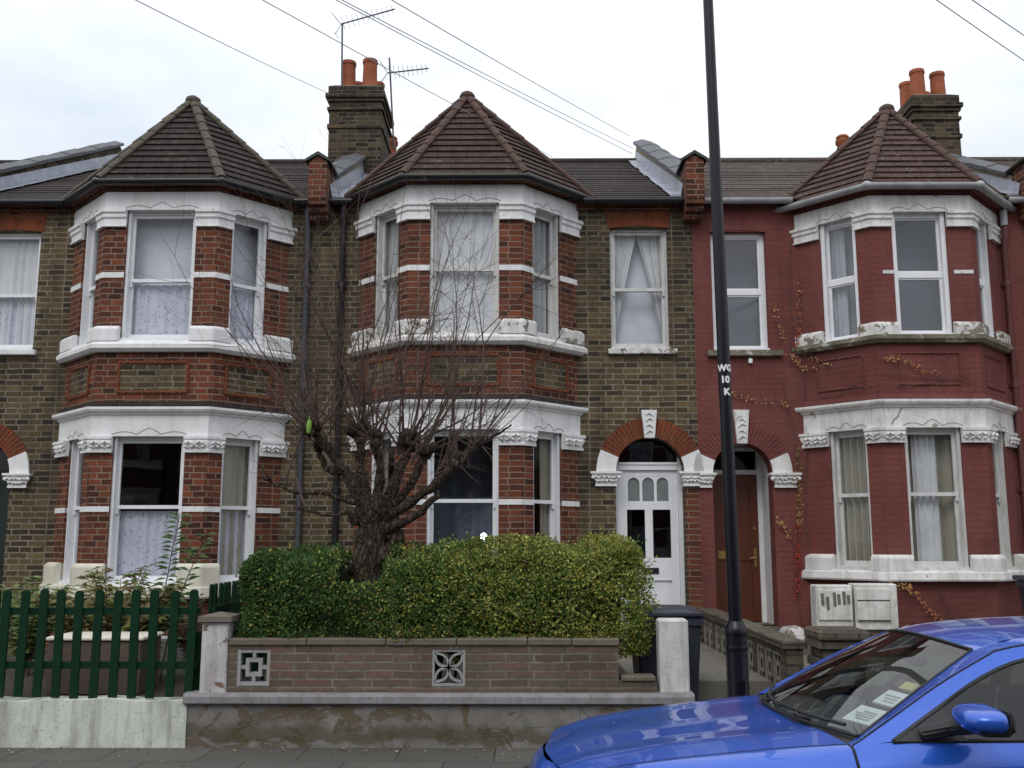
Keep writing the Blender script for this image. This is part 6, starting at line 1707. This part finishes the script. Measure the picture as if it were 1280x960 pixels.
m = MB(); m.ball((1.80, CY + .0, 1.165), .1, .22, 1.25, .36, 14, 8); m.tube([(1.80, CY, 1.18), (1.78, CY, 1.262)], .012, 6); m.build('rear_view_mirror', MT['trim'], car, smooth=60)
for (x, sg) in ((.62, -1), (.62, 1), (3.12, -1), (3.12, 1)):
    y0 = CY + sg * .80; zc = .175
    t_ = MB(); t_.v = []; 
    prof = [(.20, -.09), (.28, -.095), (.295, -.07), (.295, .07), (.28, .095), (.20, .09)]
    sg_ = 28; pts = []
    for r, o in prof:
        for k in range(sg_): pts.append((x + r * math.cos(2 * PI * k / sg_), y0 + o, zc + r * math.sin(2 * PI * k / sg_)))
    t_.add(pts, [(i * sg_ + k, i * sg_ + (k + 1) % sg_, (i + 1) * sg_ + (k + 1) % sg_, (i + 1) * sg_ + k) for i in range(len(prof) - 1) for k in range(sg_)])
    w = t_.build('wheel', MT['tyre'], car, smooth=40)
    r_ = MB(); r_.tube([(x, y0 - .08, zc), (x, y0 + .08, zc)], .20, 24)
    for k in range(6):
        a = 2 * PI * k / 6; r_.tube([(x, y0 + sg * .088, zc), (x + .19 * math.cos(a), y0 + sg * .084, zc + .19 * math.sin(a))], .022, 6)
    r_.build('rim', MT['alloy'], w)

# settle the body to its surveyed size: a compact car, its middle 4.85 m from the camera side of the road
def settle(o):
    for ch in o.children:
        if ch.type == 'MESH':
            for v in ch.data.vertices:
                x, y, z = v.co.x + 1.9, v.co.y, v.co.z - .12
                k = min(1, max(0, x / 1.2)); x = 1.1 * (x + .11 - .20 * k)
                z = -.12 + (z + .12) * .931 if z < .93 else .8576 + (z - .93) * 1.07
                yy = y * 1.05; z -= .028 * (yy + .70) / 1.3 * min(1, max(0, z / .5))
                v.co = (x - 1.98, yy, z + .12)
            ch.data.update()
        settle(ch)
settle(car)
car.location = (1.98, 4.85, -.12)
# ------------------------------------------------------------------ terrace across the road (seen reflected in the windows)
MT['pave'] = MT['slabs']
for src, x, lab in ((houses[1], 4.9, 'green doored terraced house across the road, mirrored in the red house panes'), (houses[2], .2, 'white doored terraced house across the road, mirrored in the window panes'),
                    (houses[3], -4.7, 'red painted terraced house across the road, mirrored in the left bay panes'), (houses[1], -9.6, 'green doored terraced house across the road, beyond the red painted one'),
                    (houses[2], -14.4, 'white doored terraced house across the road, farthest along past the red painted one'), (houses[2], 9.8, 'white doored terraced house across the road, next after the green doored one'), (houses[1], 14.6, 'green doored terraced house across the road, at the far end of its row')):
    c = copy_tree(src); c.rotation_euler = (0, 0, PI); c.location = (x, -9.8, 0); c['label'] = lab; c['group'] = 'houses across the road'

# ------------------------------------------------------------------ camera, sky, sun
cam = bpy.data.cameras.new('camera'); co = bpy.data.objects.new('camera', cam); COL.objects.link(co)
cam.sensor_fit = 'HORIZONTAL'; cam.sensor_width = 36; cam.lens = 36 * 1230 / 1280
cam.clip_start = .05; cam.clip_end = 2000
co.location = (0, 0, 1.65); co.rotation_euler = (R(90 + 9.0), 0, R(.47))
SC.camera = co

w = bpy.data.worlds.new('World'); SC.world = w; w.use_nodes = True
nt = w.node_tree; nt.nodes.clear()
out = nt.nodes.new('ShaderNodeOutputWorld'); bg = nt.nodes.new('ShaderNodeBackground'); bg.inputs[1].default_value = .1
sky = nt.nodes.new('ShaderNodeTexSky'); sky.sky_type = 'NISHITA'; sky.sun_disc = False
SUN_EL, SUN_AZ = R(48), R(200)      # azimuth clockwise from +Y
sky.sun_elevation = SUN_EL; sky.sun_rotation = SUN_AZ; sky.air_density = 1.2; sky.dust_density = 3
tc = nt.nodes.new('ShaderNodeTexCoord'); nz = nt.nodes.new('ShaderNodeTexNoise'); nz.inputs['Scale'].default_value = 2.2; nz.inputs['Detail'].default_value = 6; nz.inputs['Roughness'].default_value = .55
mp = nt.nodes.new('ShaderNodeMapping'); mp.inputs['Scale'].default_value = (1, 1, 2.2)
nt.links.new(tc.outputs['Generated'], mp.inputs[0]); nt.links.new(mp.outputs[0], nz.inputs['Vector'])
cr = nt.nodes.new('ShaderNodeValToRGB'); cr.color_ramp.elements[0].position = .30; cr.color_ramp.elements[1].position = .54
cr.color_ramp.elements[0].color = (.68, .765, .875, 1); cr.color_ramp.elements[1].color = (.965, .99, 1.04, 1)
nt.links.new(nz.outputs[0], cr.inputs[0])
sp = nt.nodes.new('ShaderNodeSeparateXYZ'); nt.links.new(tc.outputs['Generated'], sp.inputs[0])
rm = nt.nodes.new('ShaderNodeValToRGB')     # overcast sky: brighter towards the zenith
els = rm.color_ramp.elements; els[0].position = 0; els[0].color = (.84, .84, .84, 1); els[1].position = .5; els[1].color = (1, 1, 1, 1)
e = els.new(.45); e.color = (1, 1, 1, 1)
nt.links.new(sp.outputs[2], rm.inputs[0])
mu = nt.nodes.new('ShaderNodeMix'); mu.data_type = 'RGBA'; mu.blend_type = 'MULTIPLY'; mu.inputs[0].default_value = 1
nt.links.new(cr.outputs[0], mu.inputs[6]); nt.links.new(rm.outputs[0], mu.inputs[7])
zb = nt.nodes.new('ShaderNodeMapRange'); zb.inputs[1].default_value = .3; zb.inputs[2].default_value = 1; zb.inputs[3].default_value = 10.6; zb.inputs[4].default_value = 17
nt.links.new(sp.outputs[2], zb.inputs[0])
vm = nt.nodes.new('ShaderNodeVectorMath'); vm.operation = 'SCALE'; nt.links.new(mu.outputs[2], vm.inputs[0]); nt.links.new(zb.outputs[0], vm.inputs['Scale'])
mx = nt.nodes.new('ShaderNodeMix'); mx.data_type = 'RGBA'; mx.inputs[0].default_value = .92
nt.links.new(sky.outputs[0], mx.inputs[6]); nt.links.new(vm.outputs[0], mx.inputs[7])
nt.links.new(mx.outputs[2], bg.inputs[0]); nt.links.new(bg.outputs[0], out.inputs[0])

sl = bpy.data.lights.new('sun', 'SUN'); sl.energy = .9; sl.angle = R(25); sl.color = (1, .965, .92)
so = bpy.data.objects.new('sun', sl); COL.objects.link(so)
d = Vector((math.sin(SUN_AZ) * math.cos(SUN_EL), math.cos(SUN_AZ) * math.cos(SUN_EL), math.sin(SUN_EL)))
so.rotation_euler = (-d).to_track_quat('-Z', 'Y').to_euler(); so.location = (0, -5, 20)
SC.render.engine = 'CYCLES'
SC.cycles.max_bounces = 8; SC.cycles.transparent_max_bounces = 16; SC.cycles.diffuse_bounces = 3; SC.cycles.glossy_bounces = 4
SC.cycles.use_denoising = True
SC.cycles.caustics_reflective = False; SC.cycles.caustics_refractive = False
vs = SC.view_settings; vs.view_transform = 'Standard'; vs.look = 'None'; vs.exposure = .05; vs.gamma = 1; vs.use_curve_mapping = False
SC.render.film_transparent = False
for o in list(SC.objects):
    if 'org' in o: del o['org']
